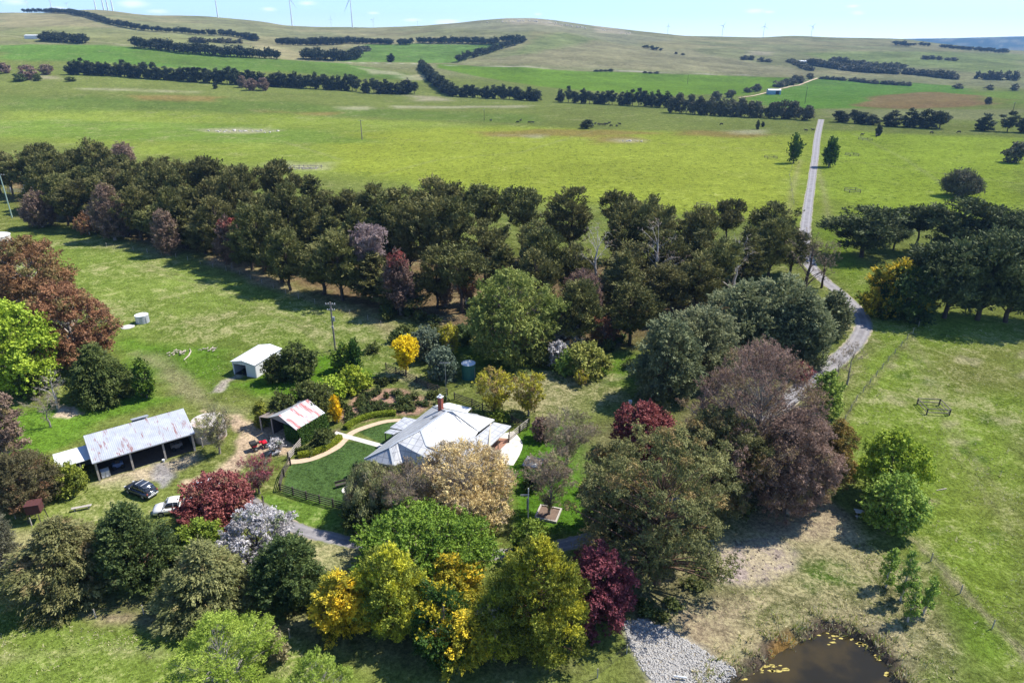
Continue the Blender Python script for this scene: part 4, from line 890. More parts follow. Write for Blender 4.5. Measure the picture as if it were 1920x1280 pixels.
# grey green conifers
for a in ((1245,745,598,135,'grey green conifer, leftmost and lowest of the big clump'), (1305,705,580,170,'grey green conifer, second from the left of the clump'), (1385,665,533,185,'grey green conifer at the top of the clump'), (1455,665,520,175,'broad grey green conifer right of the clump top'),
          (1492,680,560,110,'darker grey green conifer on the clump right side')): T('congrey', *a)
T('condark', 1556, 628, 545, 70, 'dark conifer against the bend of the driveway', mat='greycon'); T('congrey', 1225, 770, 720, 50, 'small grey green conifer at the clump foot', maxleaf=10000)
T('gold', 1672, 592, 488, 124, 'golden tipped cypress right of the driveway', mat='greencon'); T('condark', 1700, 600, 500, 100, 'dark cypress behind the golden tipped one', maxleaf=20000)
# rose garden shrubs
G = 'shrubs of the mulched rose garden'; sh = protos('shrub', 4, 1.2, .8, 100, mat='rose', maxleaf=500); sh2 = protos('shrub', 3, 1.2, .8, 100, mat='olive', maxleaf=500)
n = 0; used = []
poly = [(668,748),(700,735),(760,740),(800,760),(785,772),(735,774),(700,780),(668,788),(655,795),(648,780)]
while n < 46:
    a, b = random.uniform(640, 812), random.uniform(730, 800)
    if float(pdist(np.array([a]), np.array([b]), poly)[0]) < 0 or any(abs(a - u) < 7 and abs(b - v) < 4 for u, v in used):
        used_try = used; 
        if random.random() < .01: n += 1
        continue
    used.append((a, b)); p = P(a, b); place(random.choice([sh, sh, sh2]), p, random.uniform(.5, 1.15), random.uniform(.35, .72), 'low shrub growing in the brown mulch of the rose garden', 'shrub', 'shrub', G); n += 1
for a, b in ((720,722),(735,716),(690,722),(705,716),(750,745),(778,748),(640,765),(812,745),(830,758),(765,760)): place(sh2, P(a, b), random.uniform(.8, 1.5), random.uniform(.7, 1.2), 'larger shrub along the back edge of the rose garden', 'shrub', 'shrub', 'larger shrubs behind the rose garden')
for a, b in ((575,846),(590,838),(600,826),(585,852),(560,848),(620,822)): place(sh2, P(a, b), random.uniform(.6, 1.1), random.uniform(.5, .8), 'small shrub in the bed between ivy garage and lower hedge', 'shrub', 'shrub', 'small shrubs of the lower garden bed')
sh3 = protos('shrub', 3, 2.0, 1.3, 140, mat='olive', maxleaf=900)
for a, b in ((765,592),(786,600),(727,600),(812,604),(745,640),(770,640),(728,590),(760,622),(815,630),(700,660),(1020,690),(1180,690),(1140,660),(1160,640)): place(sh3, P(a, b), random.uniform(1.2, 2.6), random.uniform(.9, 1.7), 'olive scrub bush on the rough ground before the belt', 'shrub', 'shrub', 'scrub bushes before the belt')
for a, b in ((1240,1160),(1262,1140),(1210,1145),(1300,1100),(1320,1070),(1330,1000),(1390,965),(1290,1010),(1250,1060)): place(sh3, P(a, b), random.uniform(.8, 1.6), random.uniform(.7, 1.2), 'low scrub at the feet of the gums', 'shrub', 'shrub', 'scrub under the gums')
# hedges
def hedge(pts, wpx, h, mat, label):
    q = [P(*a) for a in pts]; V = []; n = 0; g = np.random.default_rng(5)
    L = []; 
    for i in range(len(q) - 1): L.append((q[i + 1] - q[i]).length)
    tot = sum(L); N = int(tot * 1500); s = g.random(N) * tot; cum = np.concatenate([[0], np.cumsum(L)])
    i = np.clip(np.searchsorted(cum, s) - 1, 0, len(L) - 1); f = (s - cum[i]) / np.array(L)[i]; Q = np.array([tuple(v) for v in q]); B = Q[i] * (1 - f[:, None]) + Q[i + 1] * f[:, None]
    w = wpx * depth(q[0]) / FP / 2; d = Q[i + 1] - Q[i]; nr = np.stack([-d[:, 1], d[:, 0], 0 * d[:, 0]], 1); nr /= np.linalg.norm(nr, axis=1, keepdims=True)
    th = g.random(N) * np.pi; rr = g.uniform(.75, 1.05, N); pw = lambda v: np.sign(v) * np.abs(v) ** .6
    C = B + nr * (pw(np.cos(th)) * w * rr)[:, None] + np.array([0, 0, 1]) * (pw(np.sin(th)) * h * rr)[:, None]
    A = g.normal(size=(N, 3)); A /= np.linalg.norm(A, axis=1, keepdims=True); D = g.normal(size=(N, 3)); D = np.cross(A, D); D /= np.linalg.norm(D, axis=1, keepdims=True)
    A *= .16; D *= .07; V = np.stack([C - A, C + D, C + A, C - D], 1).reshape(-1, 3); c0 = Q.mean(0); V -= c0
    me = mesh_quads('hedge', V, np.arange(N * 4).reshape(N, 4), LM[mat], attrs={'tint': ('FACE', g.random(N) * .8), 'acc': ('FACE', np.zeros(N))})
    tag(link('hedge', me, None, c0), label, 'hedge')
hedge([(600,812),(605,812)][:0] or [(648,805),(660,796),(676,788),(700,781),(725,778),(742,777)], 11, .75, 'lime', 'yellow green clipped hedge curving above the garden path')
hedge([(560,857),(585,853),(610,843),(630,830),(638,822)], 11, .75, 'lime', 'yellow green clipped hedge curving below the round olive shrub')

# grass tufts standing in the nearer paddocks
g = np.random.default_rng(77); pts = []
for poly, n in (([(1640,610),(1915,615),(1919,1275),(1760,1110),(1690,1000),(1570,800)], 9000), ([(1340,1090),(1500,1085),(1620,1010),(1700,1070),(1790,1200),(1800,1279),(1740,1279),(1690,1180),(1560,1140),(1440,1180),(1280,1150)], 5000),
                ([(0,1150),(140,1175),(380,1200),(560,1215),(640,1279),(0,1279)], 5000), ([(150,455),(330,500),(560,570),(700,620),(720,690),(600,690),(440,640),(290,620),(240,560)], 5000), ([(880,700),(1190,680),(1180,745),(1010,775),(900,720)], 2200), ([(250,690),(430,660),(560,720),(480,760),(330,745)], 1500)):
    xs = [p[0] for p in poly]; ys_ = [p[1] for p in poly]; q = np.stack([g.uniform(min(xs), max(xs), n * 2), g.uniform(min(ys_), max(ys_), n * 2)], 1)
    q = q[pdist(q[:, 0], q[:, 1], poly) > 0][:n]; v = (q[:, 1] - 640) / FP; u = (q[:, 0] - 960) / FP; tt_ = CH / (SP + v * CP); pts.append(np.stack([tt_ * u, tt_ * (CP - v * SP)], 1))
Q = np.concatenate(pts); zq = hgt(Q[:, 0], Q[:, 1]); patch = fbm(Q[:, 0] / 6, Q[:, 1] / 6, 61); keep = g.random(len(Q)) < np.clip(patch * .9 - .15, .05, .5); Q = Q[keep]; zq = zq[keep]; patch = patch[keep]; Nq = len(Q)
k = 5; C0 = np.repeat(np.stack([Q[:, 0], Q[:, 1], zq], 1), k, 0); hh = np.repeat(g.uniform(.05, .15, Nq) * (1 + 1.2 * (g.random(Nq) < .05)), k); A = g.normal(size=(Nq * k, 3)) * .95 + [0, 0, .75]; B = np.cross(A, g.normal(size=(Nq * k, 3))); B /= np.linalg.norm(B, axis=1, keepdims=True)
C0 = C0 + g.normal(size=C0.shape) * [.12, .12, 0]; A = A * hh[:, None]; B = B * (.025 + hh[:, None] * .10); V = np.stack([C0, C0 + A * .5 + B, C0 + A, C0 + A * .5 - B], 1).reshape(-1, 3)
dryk = np.repeat((fbm(Q[:, 0] / 3, Q[:, 1] / 3, 62) + g.normal(0, .1, Nq)) > .52, k).astype(float)
LM['tuft'] = leafmat('paddock_tufts', (.17, .22, .04), (.30, .34, .08), (.55, .48, .28))
tag(link('grass', mesh_quads('grass', V, np.arange(Nq * k * 4).reshape(-1, 4), LM['tuft'], attrs={'tint': ('FACE', g.random(Nq * k)), 'acc': ('FACE', dryk * .8)})), 'longer grass tufts standing in the nearer paddocks', 'grass', None, 'stuff')

# rushes on the dam bank
g = np.random.default_rng(78); n_ = 420; rp = []
pc = np.array(POND)
while len(rp) < n_:
    i = g.integers(0, len(pc)); a_, b_ = pc[i], pc[(i + 1) % len(pc)]; f_ = g.random(); q = a_ * (1 - f_) + b_ * f_ + g.normal(0, .8, 2); 
    if g.random() < .5 + .5 * np.sin(q[0] * 1.3) * np.sin(q[1] * 1.7): rp.append(q)
Q = np.array(rp); k = 8; C0 = np.repeat(np.stack([Q[:, 0], Q[:, 1], hgt(Q[:, 0], Q[:, 1])], 1), k, 0) + g.normal(size=(n_ * k, 3)) * [.15, .15, 0]; A = g.normal(size=(n_ * k, 3)) * .4 + [0, 0, 1]; B = np.cross(A, g.normal(size=(n_ * k, 3))); B /= np.linalg.norm(B, axis=1, keepdims=True); hh = np.repeat(g.uniform(.15, .6, n_), k)[:, None]
A = A * hh; B = B * .05; V = np.stack([C0, C0 + A * .5 + B, C0 + A, C0 + A * .5 - B], 1).reshape(-1, 3)
tag(link('rushes', mesh_quads('rushes', V, np.arange(n_ * k * 4).reshape(-1, 4), LM['tuft'], attrs={'tint': ('FACE', g.random(n_ * k)), 'acc': ('FACE', (g.random(n_ * k) < .6) * .9)})), 'dry rushes along the muddy edge of the dam', 'rushes', None, 'stuff')
# ------------------------------------------------------------------ building materials
def roofmat(name, col, rust=None, rustamt=.5, quilt=.0, rib=1.0, metal=.25):
    m, t = newmat(name); uv = t('ShaderNodeUVMap').outputs[0]; ob = t('ShaderNodeTexCoord').outputs['Object']
    n = t.noise(ob, .8, 5, .6); n2 = t.noise(ob, 5, 4)
    c = t.mix(t.ramp(n, .3, .7), tuple(v * .86 for v in col), tuple(min(1, v * 1.08) for v in col))
    br = t('ShaderNodeTexBrick', {'Vector': uv, 'Color1': (1, 1, 1, 1), 'Color2': (.84, .85, .86, 1), 'Mortar': (.52, .53, .55, 1), 'Scale': 1.0, 'Mortar Size': .075, 'Mortar Smooth': .5, 'Brick Width': .95, 'Row Height': 1.1, 'Bias': -.2})
    br.offset = 0
    if quilt: c = t.mix(quilt, c, t.mix(1.0, c, br.outputs[0], 'MULTIPLY'))
    wv = t('ShaderNodeTexWave', {'Vector': uv, 'Scale': rib, 'Distortion': 0}); wv.bands_direction = 'X'
    if rust:
        st = t('ShaderNodeMapping', {'Vector': uv, 'Scale': (1.1, .22, 1)}).outputs[0]; st2 = t('ShaderNodeMapping', {'Vector': uv, 'Scale': (5.0, .5, 1)}).outputs[0]
        rf = t.ramp(t.math('ADD', t.math('MULTIPLY', t.noise(st, .9, 3), .6), t.math('MULTIPLY', t.noise(st2, 1.6, 4, .7), .4)), .60 - rustamt * .12, .66 - rustamt * .10)
        c = t.mix(t.math('MULTIPLY', rf, .85), c, t.mix(n2, rust, tuple(v * .55 for v in rust)))
    b = t('ShaderNodeBsdfPrincipled', {'Base Color': c, 'Roughness': .42, 'Metallic': metal})
    t.l.new(t('ShaderNodeBump', {'Height': wv.outputs[1], 'Strength': .35, 'Distance': .03}).outputs[0], b.inputs['Normal'])
    o = t('ShaderNodeOutputMaterial'); t.l.new(b.outputs[0], o.inputs[0]); return m
m_roof = roofmat('house_roof', (.54, .54, .53), quilt=.85, rib=1.6)
m_shedroof = roofmat('shed_roof', (.46, .48, .50), rust=(.34, .12, .09), rustamt=.55, rib=1.3)
m_ivyroof = roofmat('garage_roof', (.50, .52, .52), rust=(.42, .07, .05), rustamt=1.0, rib=1.3)
m_white = plain('painted_white', (.62, .63, .63), .55, var=.06, scale=.7)
m_cream = plain('painted_cream', (.52, .45, .32), .7, var=.08)
m_gwall = plain('zinc_wall', (.20, .23, .26), .5, var=.15, scale=.8)
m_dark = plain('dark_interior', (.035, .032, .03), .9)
m_wood = plain('weathered_timber', (.24, .20, .17), .9, var=.3)
m_wood2 = plain('dark_timber', (.075, .062, .052), .9, var=.35)
m_pale = plain('pale_timber', (.40, .36, .31), .9, var=.25)
m_brick = plain('red_brick', (.26, .075, .05), .85, var=.3, scale=6)
m_glass = plain('window_glass', (.03, .035, .045), .08, spec=.8)
m_metal = plain('grey_steel', (.34, .35, .36), .45, metal=.5)
m_rubber = plain('rubber', (.02, .02, .02), .8)
m_soil = plain('bed_soil', (.16, .11, .08), .95, bump=.6)
W = lambda px, py, z: PZ(px, py, z)
# ------------------------------------------------------------------ the house
hs = thing('house', 'large farmhouse with pale grey hipped metal roof and red brick chimney', 'house', PZ(790, 850, 0))
A = W(683,860,2.8); w1 = W(738,872,2.8); w2 = W(757,865,2.8); P1 = W(731,838.5,4.5); Vt = W(745,829,4.9); K1 = W(789,806,5.6); Tp = W(838,771,5.9); T2 = W(848,771,5.85)
a_ = W(891,817,2.9); b_ = W(897,808,2.95); c_ = W(927,786,2.9); d_ = W(812,762,2.8); Kk = W(800,836,4.7); WE = W(872,852,4.4)
e1 = (d_ - A); e1.z = 0; e1.normalize(); e2 = Vector((e1.y, -e1.x, 0))
Fr = w2 + e2 * 11.5; Fr.z = 2.8; FrB = Fr + e1 * 4.6; WEp = Fr + e1 * 2.3 + Vector((0, 0, 1.7)) - e2 * 1.6
bkc = T2 + e1 * 5.5 + e2 * 1.0; bkc.z = 2.8
r = MB()
r.slab([A, w1, P1], .10); r.slab([w1, w2, Vt, P1], .10)
r.slab([A, P1, Vt, K1, Tp, d_], .10)
r.slab([w2, Fr, WEp, Kk, K1, Vt], .10)
r.slab([Kk, WEp, a_], .10); r.slab([Fr, FrB, WEp], .10); r.slab([WEp, FrB, a_], .10)
r.slab([K1, Kk, a_, Tp], .10); r.slab([Tp, a_, b_, T2], .10); r.slab([T2, b_, c_, bkc], .10); r.slab([Tp, T2, bkc, d_], .10)
roof = r.build('roof', m_roof, hs)
m_cap = plain('ridge_cap', (.44, .46, .47), .45, var=.05, metal=.2)
cp = MB()
for u, v in ((A, P1), (P1, Vt), (Vt, K1), (K1, Tp), (Tp, T2), (w1, P1), (K1, Kk), (Kk, WEp), (T2, bkc), (T2, b_), (Tp, d_)): cp.bar(u + Vector((0, 0, .04)), v + Vector((0, 0, .04)), .26, .07)
cp.build('ridge_cap', m_cap, roof)
gt = MB()
for u, v in ((A, w1), (w1, w2), (w2, Fr), (A, d_), (b_, c_)): gt.bar(u + Vector((0, 0, -.1)), v + Vector((0, 0, -.1)), .13, .12)
gt.build('gutter', m_cap, roof)
ch = MB(); cb = W(827,776,4.0); 
ch.box((cb.x, cb.y, 5.45), (.62, .62, 2.9), math.atan2(e2.y, e2.x)); cbp = ch.build('chimney', m_brick, roof)
MB().box((cb.x, cb.y, 6.96), (.78, .78, .12), math.atan2(e2.y, e2.x)).cyl((cb.x, cb.y, 7.0), .16, .35, 10).build('chimney_cap', m_white, roof)
vt = W(816,784,4.9); MB().cyl((vt.x, vt.y, 4.6), .25, .7, 12).box((vt.x, vt.y, 5.38), (.75, .55, .2), .4).build('roof_vent', m_metal, roof)
def inset(p, k1, k2): q = p + e1 * k1 + e2 * k2; return (q.x, q.y)
wl = MB(); z1 = 2.72
c1 = inset(A, .6, .6); c2 = inset(w1, .7, .2); c3 = inset(w2, .8, -.3); c4 = inset(Fr, .7, -.7); c5 = inset(FrB, -.3, -.7); c6 = inset(c_, .2, -.7); c7 = inset(bkc, -.6, -.4); c8 = inset(d_, -.6, .6); c9 = (c5[0] * .45 + c6[0] * .55, c5[1] * .45 + c6[1] * .55)
for u, v in ((c1, c2), (c2, c3), (c3, c4), (c4, c5), (c5, c6), (c6, c7), (c7, c8), (c8, c1)): wl.wall(u, v, -.1, z1, .2)
wl.build('wall', m_cream, hs)
def win(thg, a, b, f, w, z0, z1, mat=m_glass, off=.14, fr=m_white):
    a = Vector((a[0], a[1], 0)); b = Vector((b[0], b[1], 0)); d = (b - a).normalized(); n = Vector((d.y, -d.x, 0)); m_ = a.lerp(b, f)
    u, v = m_ - d * w / 2 + n * off, m_ + d * w / 2 + n * off
    o = MB().wall(u - n * .01, v - n * .01, z0 - .07, z1 + .07, .06).build('window', fr, thg)
    MB().wall(u + d * .07 + n * .03, v - d * .07 + n * .03, z0, z1, .03).build('pane', mat, o)
for f in (.5,): win(hs, c1, c2, f, 1.5, .8, 2.1)
for f in (.2, .45, .75): win(hs, c3, c4, f, 1.4, .8, 2.1)
for f in (.2, .5, .8): win(hs, c5, c6, f, 1.2, .7, 2.1)
for f in (.3, .7): win(hs, c8, c1, f, 1.2, .8, 2.1)
# verandah on the right
v1 = W(864,841,2.75); v2 = W(926,791,2.75); v3 = W(958,798,2.35); v4 = W(912,841,2.35)
vr = MB(); vr.slab([v1, v2, v3, v4], .08); vo = vr.build('verandah_roof', m_roof, hs)
MB().bar(v4 - Vector((0,0,.1)), v3 - Vector((0,0,.1)), .12, .14).build('gutter', m_cap, vo)
for f in (.05, .5, .97):
    p = v4.lerp(v3, f) - (v4 - v1).normalized() * .15; MB().box((p.x, p.y, 1.12), (.14, .14, 2.24)).build('verandah_post', m_wood, hs)
MB().slab([(v1.x, v1.y, .08), (v2.x, v2.y, .08), (v3.x, v3.y, .08), (v4.x, v4.y, .08)], .12).build('verandah_floor', plain('red_paving', (.30, .16, .11), .85), hs)
# back awning and left porch
k1 = W(815,760,2.75); k2 = W(841,754.5,2.6); k3 = W(884,764.5,2.5); k4 = W(876,773,2.7)
MB().slab([k1, k2, k3, k4, Vector((bkc.x, bkc.y, 2.72))], .08).build('back_awning', m_white, hs)
for p in (k2, k3): MB().box((p.x, p.y - .1, 1.2), (.12, .12, 2.4)).build('awning_post', m_wood, hs)
l1 = W(731,801,2.5); l2 = W(758,781.5,2.85); l3 = W(795,789,2.95); l4 = W(754,805.5,2.62)
MB().slab([l1, l2, l3, l4], .10).build('side_roof', m_roof, hs)
sd = MB()
for u, v in ((l1, l2), (l2, l3), (l4, l1)): sd.wall((u.x + .2, u.y, 0), (v.x + .2, v.y, 0), 0, 2.45, .12)
sd.build('side_wall', m_cream, hs)
q1 = W(720,811,2.3); q2 = W(731,804,2.45); q3 = W(752,807,2.5); q4 = W(738,814,2.35)
MB().slab([q1, q2, q3, q4], .08).build('porch_roof', m_roof, hs)
MB().box((q1.x + .15, q1.y + .1, 1.12), (.12, .12, 2.25)).build('porch_post', m_wood2, hs)
# antenna
at = P(838, 765); an = thing('antenna_mast', 'thin television aerial mast behind the brick chimney', 'aerial', at)
MB().cyl((at.x, at.y, 0), .035, 8.4, 6).build('mast', m_metal, an); am = MB(); am.bar((at.x - .9, at.y, 8.3), (at.x + .9, at.y, 8.3), .03)
for k in range(-3, 4): am.bar((at.x + k * .26, at.y - .35, 8.33), (at.x + k * .26, at.y + .35, 8.33), .02)
am.build('aerial', m_metal, an)
# ------------------------------------------------------------------ long machinery shed
sh_ = thing('machinery_shed', 'long open fronted machinery shed with rust streaked grey roof', 'shed', P(270, 880))
FL = Vector((-57.15, 79.15, 0)); FR = Vector((-47.0, 86.8, 0)); ex = (FR - FL).normalized(); ey = Vector((-ex.y, ex.x, 0)); Lw = (FR - FL).length
def S(u, v, z): q = FL + ex * u + ey * v; return Vector((q.x, q.y, z))
D1, D2 = 5.1, 6.6
MB().slab([S(-.25, -.35, 3.0), S(Lw + .3, -.35, 3.0), S(Lw + .3, D1, 4.7), S(-.25, D1, 4.7)], .06).slab([S(-.25, D1, 4.72), S(Lw + .3, D1, 4.72), S(Lw + .3, D2 + .2, 3.9), S(-.25, D2 + .2, 3.9)], .06).build('roof', m_shedroof, sh_)
MB().slab([S(6.0, D1 + .1, 5.0), S(8.3, D1 + .1, 5.0), S(8.3, D2 + .6, 4.3), S(6.0, D2 + .6, 4.3)], .06).wall(S(6.1, D2, 0), S(8.2, D2, 0), 3.4, 4.3, .1).build('roof_lantern', m_shedroof, sh_)
MB().bar(S(-.25, -.4, 2.93), S(Lw + .3, -.4, 2.93), .14, .12).build('gutter', m_metal, sh_)
sw = MB(); sw.wall(S(0, 0, 0), S(0, D1, 0), 0, 2.95, .08, 4.6).wall(S(0, D1, 0), S(0, D2, 0), 0, 4.6, .08, 3.85).wall(S(Lw, 0, 0), S(Lw, D1, 0), 0, 2.95, .08, 4.6).wall(S(Lw, D1, 0), S(Lw, D2, 0), 0, 4.6, .08, 3.85).wall(S(0, D2, 0), S(Lw, D2, 0), 0, 3.85, .08)
sw.build('wall', m_gwall, sh_)
for u in (.1, 4.35, 8.6, Lw - .15): q = S(u, -.12, 1.45); MB().box(q, (.24, .24, 2.92), math.atan2(ex.y, ex.x)).build('post', m_pale, sh_)
MB().slab([S(.1, .2, .05), S(Lw - .1, .2, .05), S(Lw - .1, D2 - .1, .05), S(.1, D2 - .1, .05)], .1).build('floor', plain('shed_dirt', (.13, .10, .075), .95), sh_)
MB().slab([S(-4.3, 1.8, 2.6), S(-.15, 1.8, 2.6), S(-.15, 5.3, 3.1), S(-4.3, 5.3, 3.1)], .06).build('lean_to_roof', m_white, sh_)
lw = MB(); lw.wall(S(-4.2, 1.9, 0), S(-4.2, 5.2, 0), 0, 2.5, .08, 3.0).wall(S(-4.2, 5.2, 0), S(-.1, 5.2, 0), 0, 2.95, .08); lw.build('lean_to_wall', m_gwall, sh_)
for u in (-4.1, -1.6): q = S(u, 1.95, 1.25); MB().box(q, (.13, .13, 2.5), math.atan2(ex.y, ex.x)).build('lean_to_post', m_pale, sh_)
q = S(.95, .5, .55); x = thing('water_crate', 'white caged crate standing at the left end of the long shed', 'crate', (q.x, q.y, 0.05))
MB().box(q, (1.0, 1.0, .95), math.atan2(ex.y, ex.x)).build('tank', m_white, x); cg = MB()
for i in (-.5, 0, .5):
    for sdx in (-.53, .53): cg.bar(q + ex * i + ey * sdx + Vector((0,0,-.5)), q + ex * i + ey * sdx + Vector((0,0,.5)), .04); cg.bar(q + ey * i + ex * sdx + Vector((0,0,-.5)), q + ey * i + ex * sdx + Vector((0,0,.5)), .04)
cg.build('cage', m_metal, x)
def junk(u, v, mat, label, name, cat, sc=1.0):
    q = S(u, v, 0); o = thing(name, label, cat, (q.x, q.y, .05)); rz = math.atan2(ex.y, ex.x)
    MB().box((q.x, q.y, .75 * sc), (1.7 * sc, 1.0 * sc, .7 * sc), rz, .85).build('body', mat, o, bevel=.06); MB().box((q.x, q.y, 1.35 * sc), (.7 * sc, .8 * sc, .6 * sc), rz, .8).build('cab', m_dark, o, bevel=.05)
    for a, b in ((-.6, -.5), (.6, -.5), (-.6, .5), (.6, .5)):
        c = q + ex * a * sc + ey * b * sc; MB().tube([c + ey * -.1 + Vector((0,0,.38)), c + ey * .1 + Vector((0,0,.38))], .33 * sc, 12).build('wheel', m_rubber, o)
junk(2.7, 1.6, plain('blue_paint', (.10, .16, .30), .5), 'blue grey ride-on machine parked in the left shed bay', 'ride_on_mower', 'mower', .9)
junk(10.6, 1.9, plain('grey_paint', (.22, .20, .19), .6), 'dim machine parked in the right shed bay', 'small_tractor', 'tractor', 1.0)
q = S(8.2, -.5, 0); x = thing('feed_bucket', 'pale bucket at the foot of the shed post', 'bucket', (q.x, q.y, .02)); MB().lathe((q.x, q.y, .02), [(.14, 0), (.2, .38), (.17, .36)], 14).build('pail', m_white, x)
# round concrete tank behind the shed
def tank(p, r_, h, wm, rm, label, name='water_tank', cone=.25, cat='water tank', n=36):
    o = thing(name, label, cat, p)
    MB().lathe((p.x, p.y, p.z), [(r_, 0), (r_, h), (r_ * .97, h), (.02, h - .02)], n).build('wall', wm, o, smooth=False)
    MB().lathe((p.x, p.y, p.z + h), [(r_ * 1.03, 0), (r_ * 1.03, .06), (r_ * .5, cone * .6), (.05, cone)], n).build('roof', rm, o)
    MB().tube([(p.x + r_ * .9, p.y - r_ * .55, p.z), (p.x + r_ * .9, p.y - r_ * .55, p.z + h * .8)], .04, 6).build('pipe', m_metal, o)
    return o
m_tank = plain('concrete_tank', (.52, .47, .42), .85, var=.12, scale=1, dirt=(.40, .27, .20)); m_zinc = plain('corrugated_zinc', (.46, .48, .52), .5, var=.12, metal=.3)
p = PZ(368, 812, 0); p = Vector((-46.3, 90.6, 0)); tank(p, 2.35, 2.9, m_tank, m_tank, 'stained pale concrete tank behind the end of the long shed')
tank(P(268, 604), 1.35, 1.7, m_zinc, m_white, 'small zinc water tank standing alone in the paddock', cone=.08)
tank(P(-10, 462), 4.6, 3.2, m_tank, m_white, 'large concrete tank cut by the left frame edge', cone=.3)
m_gtank = plain('green_tank', (.03, .13, .11), .5, var=.15); tank(P(879, 708), 1.25, 2.9, m_gtank, m_white, 'dark green rainwater tank with white lid', cone=.35)
p = P(240, 613); o = thing('tank_slab', 'bare round concrete slab beside the small zinc tank', 'slab', p); MB().cyl(p, 1.3, .1, 28).build('slab', m_conc, o)
rl = thing('timber_rails', 'stack of horizontal pale rails behind the long shed end', 'rails', (p0 := Vector((-45.6, 87.6, 0))))
for k in range(4): MB().bar((-46.3, 87.6, .35 + k * .33), (-44.2, 88.6, .35 + k * .33), .06, .14).build('rail', m_pale, rl)
for xx, yy in ((-46.3, 87.6), (-44.2, 88.6)): MB().box((xx, yy, .8), (.14, .14, 1.6)).build('post', m_pale, rl)
# rusty tank on a stand at left
p = P(72, 975); o = thing('tank_stand', 'rust red square tank raised on a timber stand by the bush', 'tank', p); c = p + Vector((0, 0, 2.0))
MB().box(c, (1.6, 1.4, 1.2), .3).build('tank', plain('rusty_red', (.085, .030, .028), .8), o, bevel=.05); MB().box(c + Vector((0, 0, .68)), (1.7, 1.5, .06), .3).build('lid', MATS['rusty_red'], o)
for a, b in ((-.7, -.6), (.7, -.6), (-.7, .6), (.7, .6)): MB().bar(p + Vector((a * 1.15, b * 1.15, 0)), p + Vector((a, b, 1.38)), .1).build('leg', m_wood2, o)
# ------------------------------------------------------------------ ivy garage
ig = thing('ivy_garage', 'small gabled garage with rust streaked roof and ivy covered side', 'garage', P(540, 835))
G0 = W(523,778,4.1); G1 = W(572,751,4.1); gx = (G1 - G0); gx.z = 0; gl = gx.length + .6; gx.normalize(); gy = Vector((gx.y, -gx.x, 0))
def Gp(u, v, z): q = G0 + gx * u + gy * v; return Vector((q.x, q.y, z))
RW = 3.5
MB().slab([Gp(-.1, 0, 4.1), Gp(gl, 0, 4.1), Gp(gl, RW, 2.6), Gp(-.1, RW, 2.6)], .06).build('roof', m_ivyroof, ig)
MB().slab([Gp(-.1, 0, 4.11), Gp(gl, 0, 4.11), Gp(gl, -2.6, 2.95), Gp(-.1, -2.6, 2.95)], .06).build('roof', m_roof, ig)
iw = MB(); iw.wall(Gp(.3, RW - .3, 0), Gp(gl - .2, RW - .3, 0), 0, 2.6, .12).wall(Gp(gl - .2, RW - .3, 0), Gp(gl - .2, -2.3, 0), 0, 2.8, .12).wall(Gp(.3, -2.3, 0), Gp(gl - .2, -2.3, 0), 0, 2.8, .12).build('wall', m_wood2, ig)
fg = MB(); fg.add([Gp(.3, 0, 4.0), Gp(.3, RW - .3, 2.6), Gp(.3, -2.3, 2.95), Gp(.18, 0, 4.0), Gp(.18, RW - .3, 2.6), Gp(.18, -2.3, 2.95)], [(0, 1, 2), (3, 5, 4), (0, 3, 4, 1), (0, 2, 5, 3), (1, 4, 5, 2)]); fg.build('gable', m_gwall, ig)
MB().box(Gp(.3, -2.3, 1.4), (.18, .18, 2.8)).build('post', m_pale, ig); MB().box(Gp(.3, .7, 1.4), (.18, .18, 2.8)).build('post', m_wood2, ig)
MB().slab([Gp(-.1, -2.7, 2.93), Gp(gl - 1, -2.7, 2.93), Gp(gl - 1, -4.6, 2.55), Gp(-.1, -4.6, 2.55)], .06).build('lean_to_roof', m_wood, ig); MB().box(Gp(0, -4.5, 1.27), (.2, .2, 2.55)).build('post', m_pale, ig)
def leafpatch(name, fn, N, size, mat, par=None):
    g = np.random.default_rng(11); C = fn(g, N); A = g.normal(size=(N, 3)); A /= np.linalg.norm(A, axis=1, keepdims=True); D = np.cross(A, g.normal(size=(N, 3))); D /= np.linalg.norm(D, axis=1, keepdims=True)
    A *= size; D *= size * .7; V = np.stack([C - A, C + D, C + A, C - D], 1).reshape(-1, 3); c0 = np.array(par.location if par else C.mean(0)); V = V - c0
    o = link(name, mesh_quads(name, V, np.arange(N * 4).reshape(N, 4), LM[mat], attrs={'tint': ('FACE', g.random(N)), 'acc': ('FACE', np.zeros(N))}), par, None if par else c0); return o
def ivyf(g, N):
    u = g.random(N) * gl; z = g.random(N) ** .8 * 2.6; v = RW - .15 + g.random(N) * .45 * (1.3 - z / 3.4) + (2.6 - z) * .12
    return np.array(G0) * [1, 1, 0] + u[:, None] * np.array(gx) + v[:, None] * np.array(gy) + np.stack([0 * z, 0 * z, z], 1)
tag(leafpatch('ivy', ivyf, 9000, .14, 'ivy'), 'green ivy covering the side wall of the small garage', 'ivy')
def ivyf2(g, N):
    v = g.random(N) * 2.6 + .9; z = g.random(N) * (2.9 - v * .2); return np.array(Gp(.1, 0, 0)) + v[:, None] * np.array(gy) + np.stack([g.normal(0, .12, N), g.normal(0, .12, N), z], 1)
tag(leafpatch('ivy', ivyf2, 4000, .14, 'ivy'), 'dark ivy hanging over the front corner of the small garage', 'ivy')
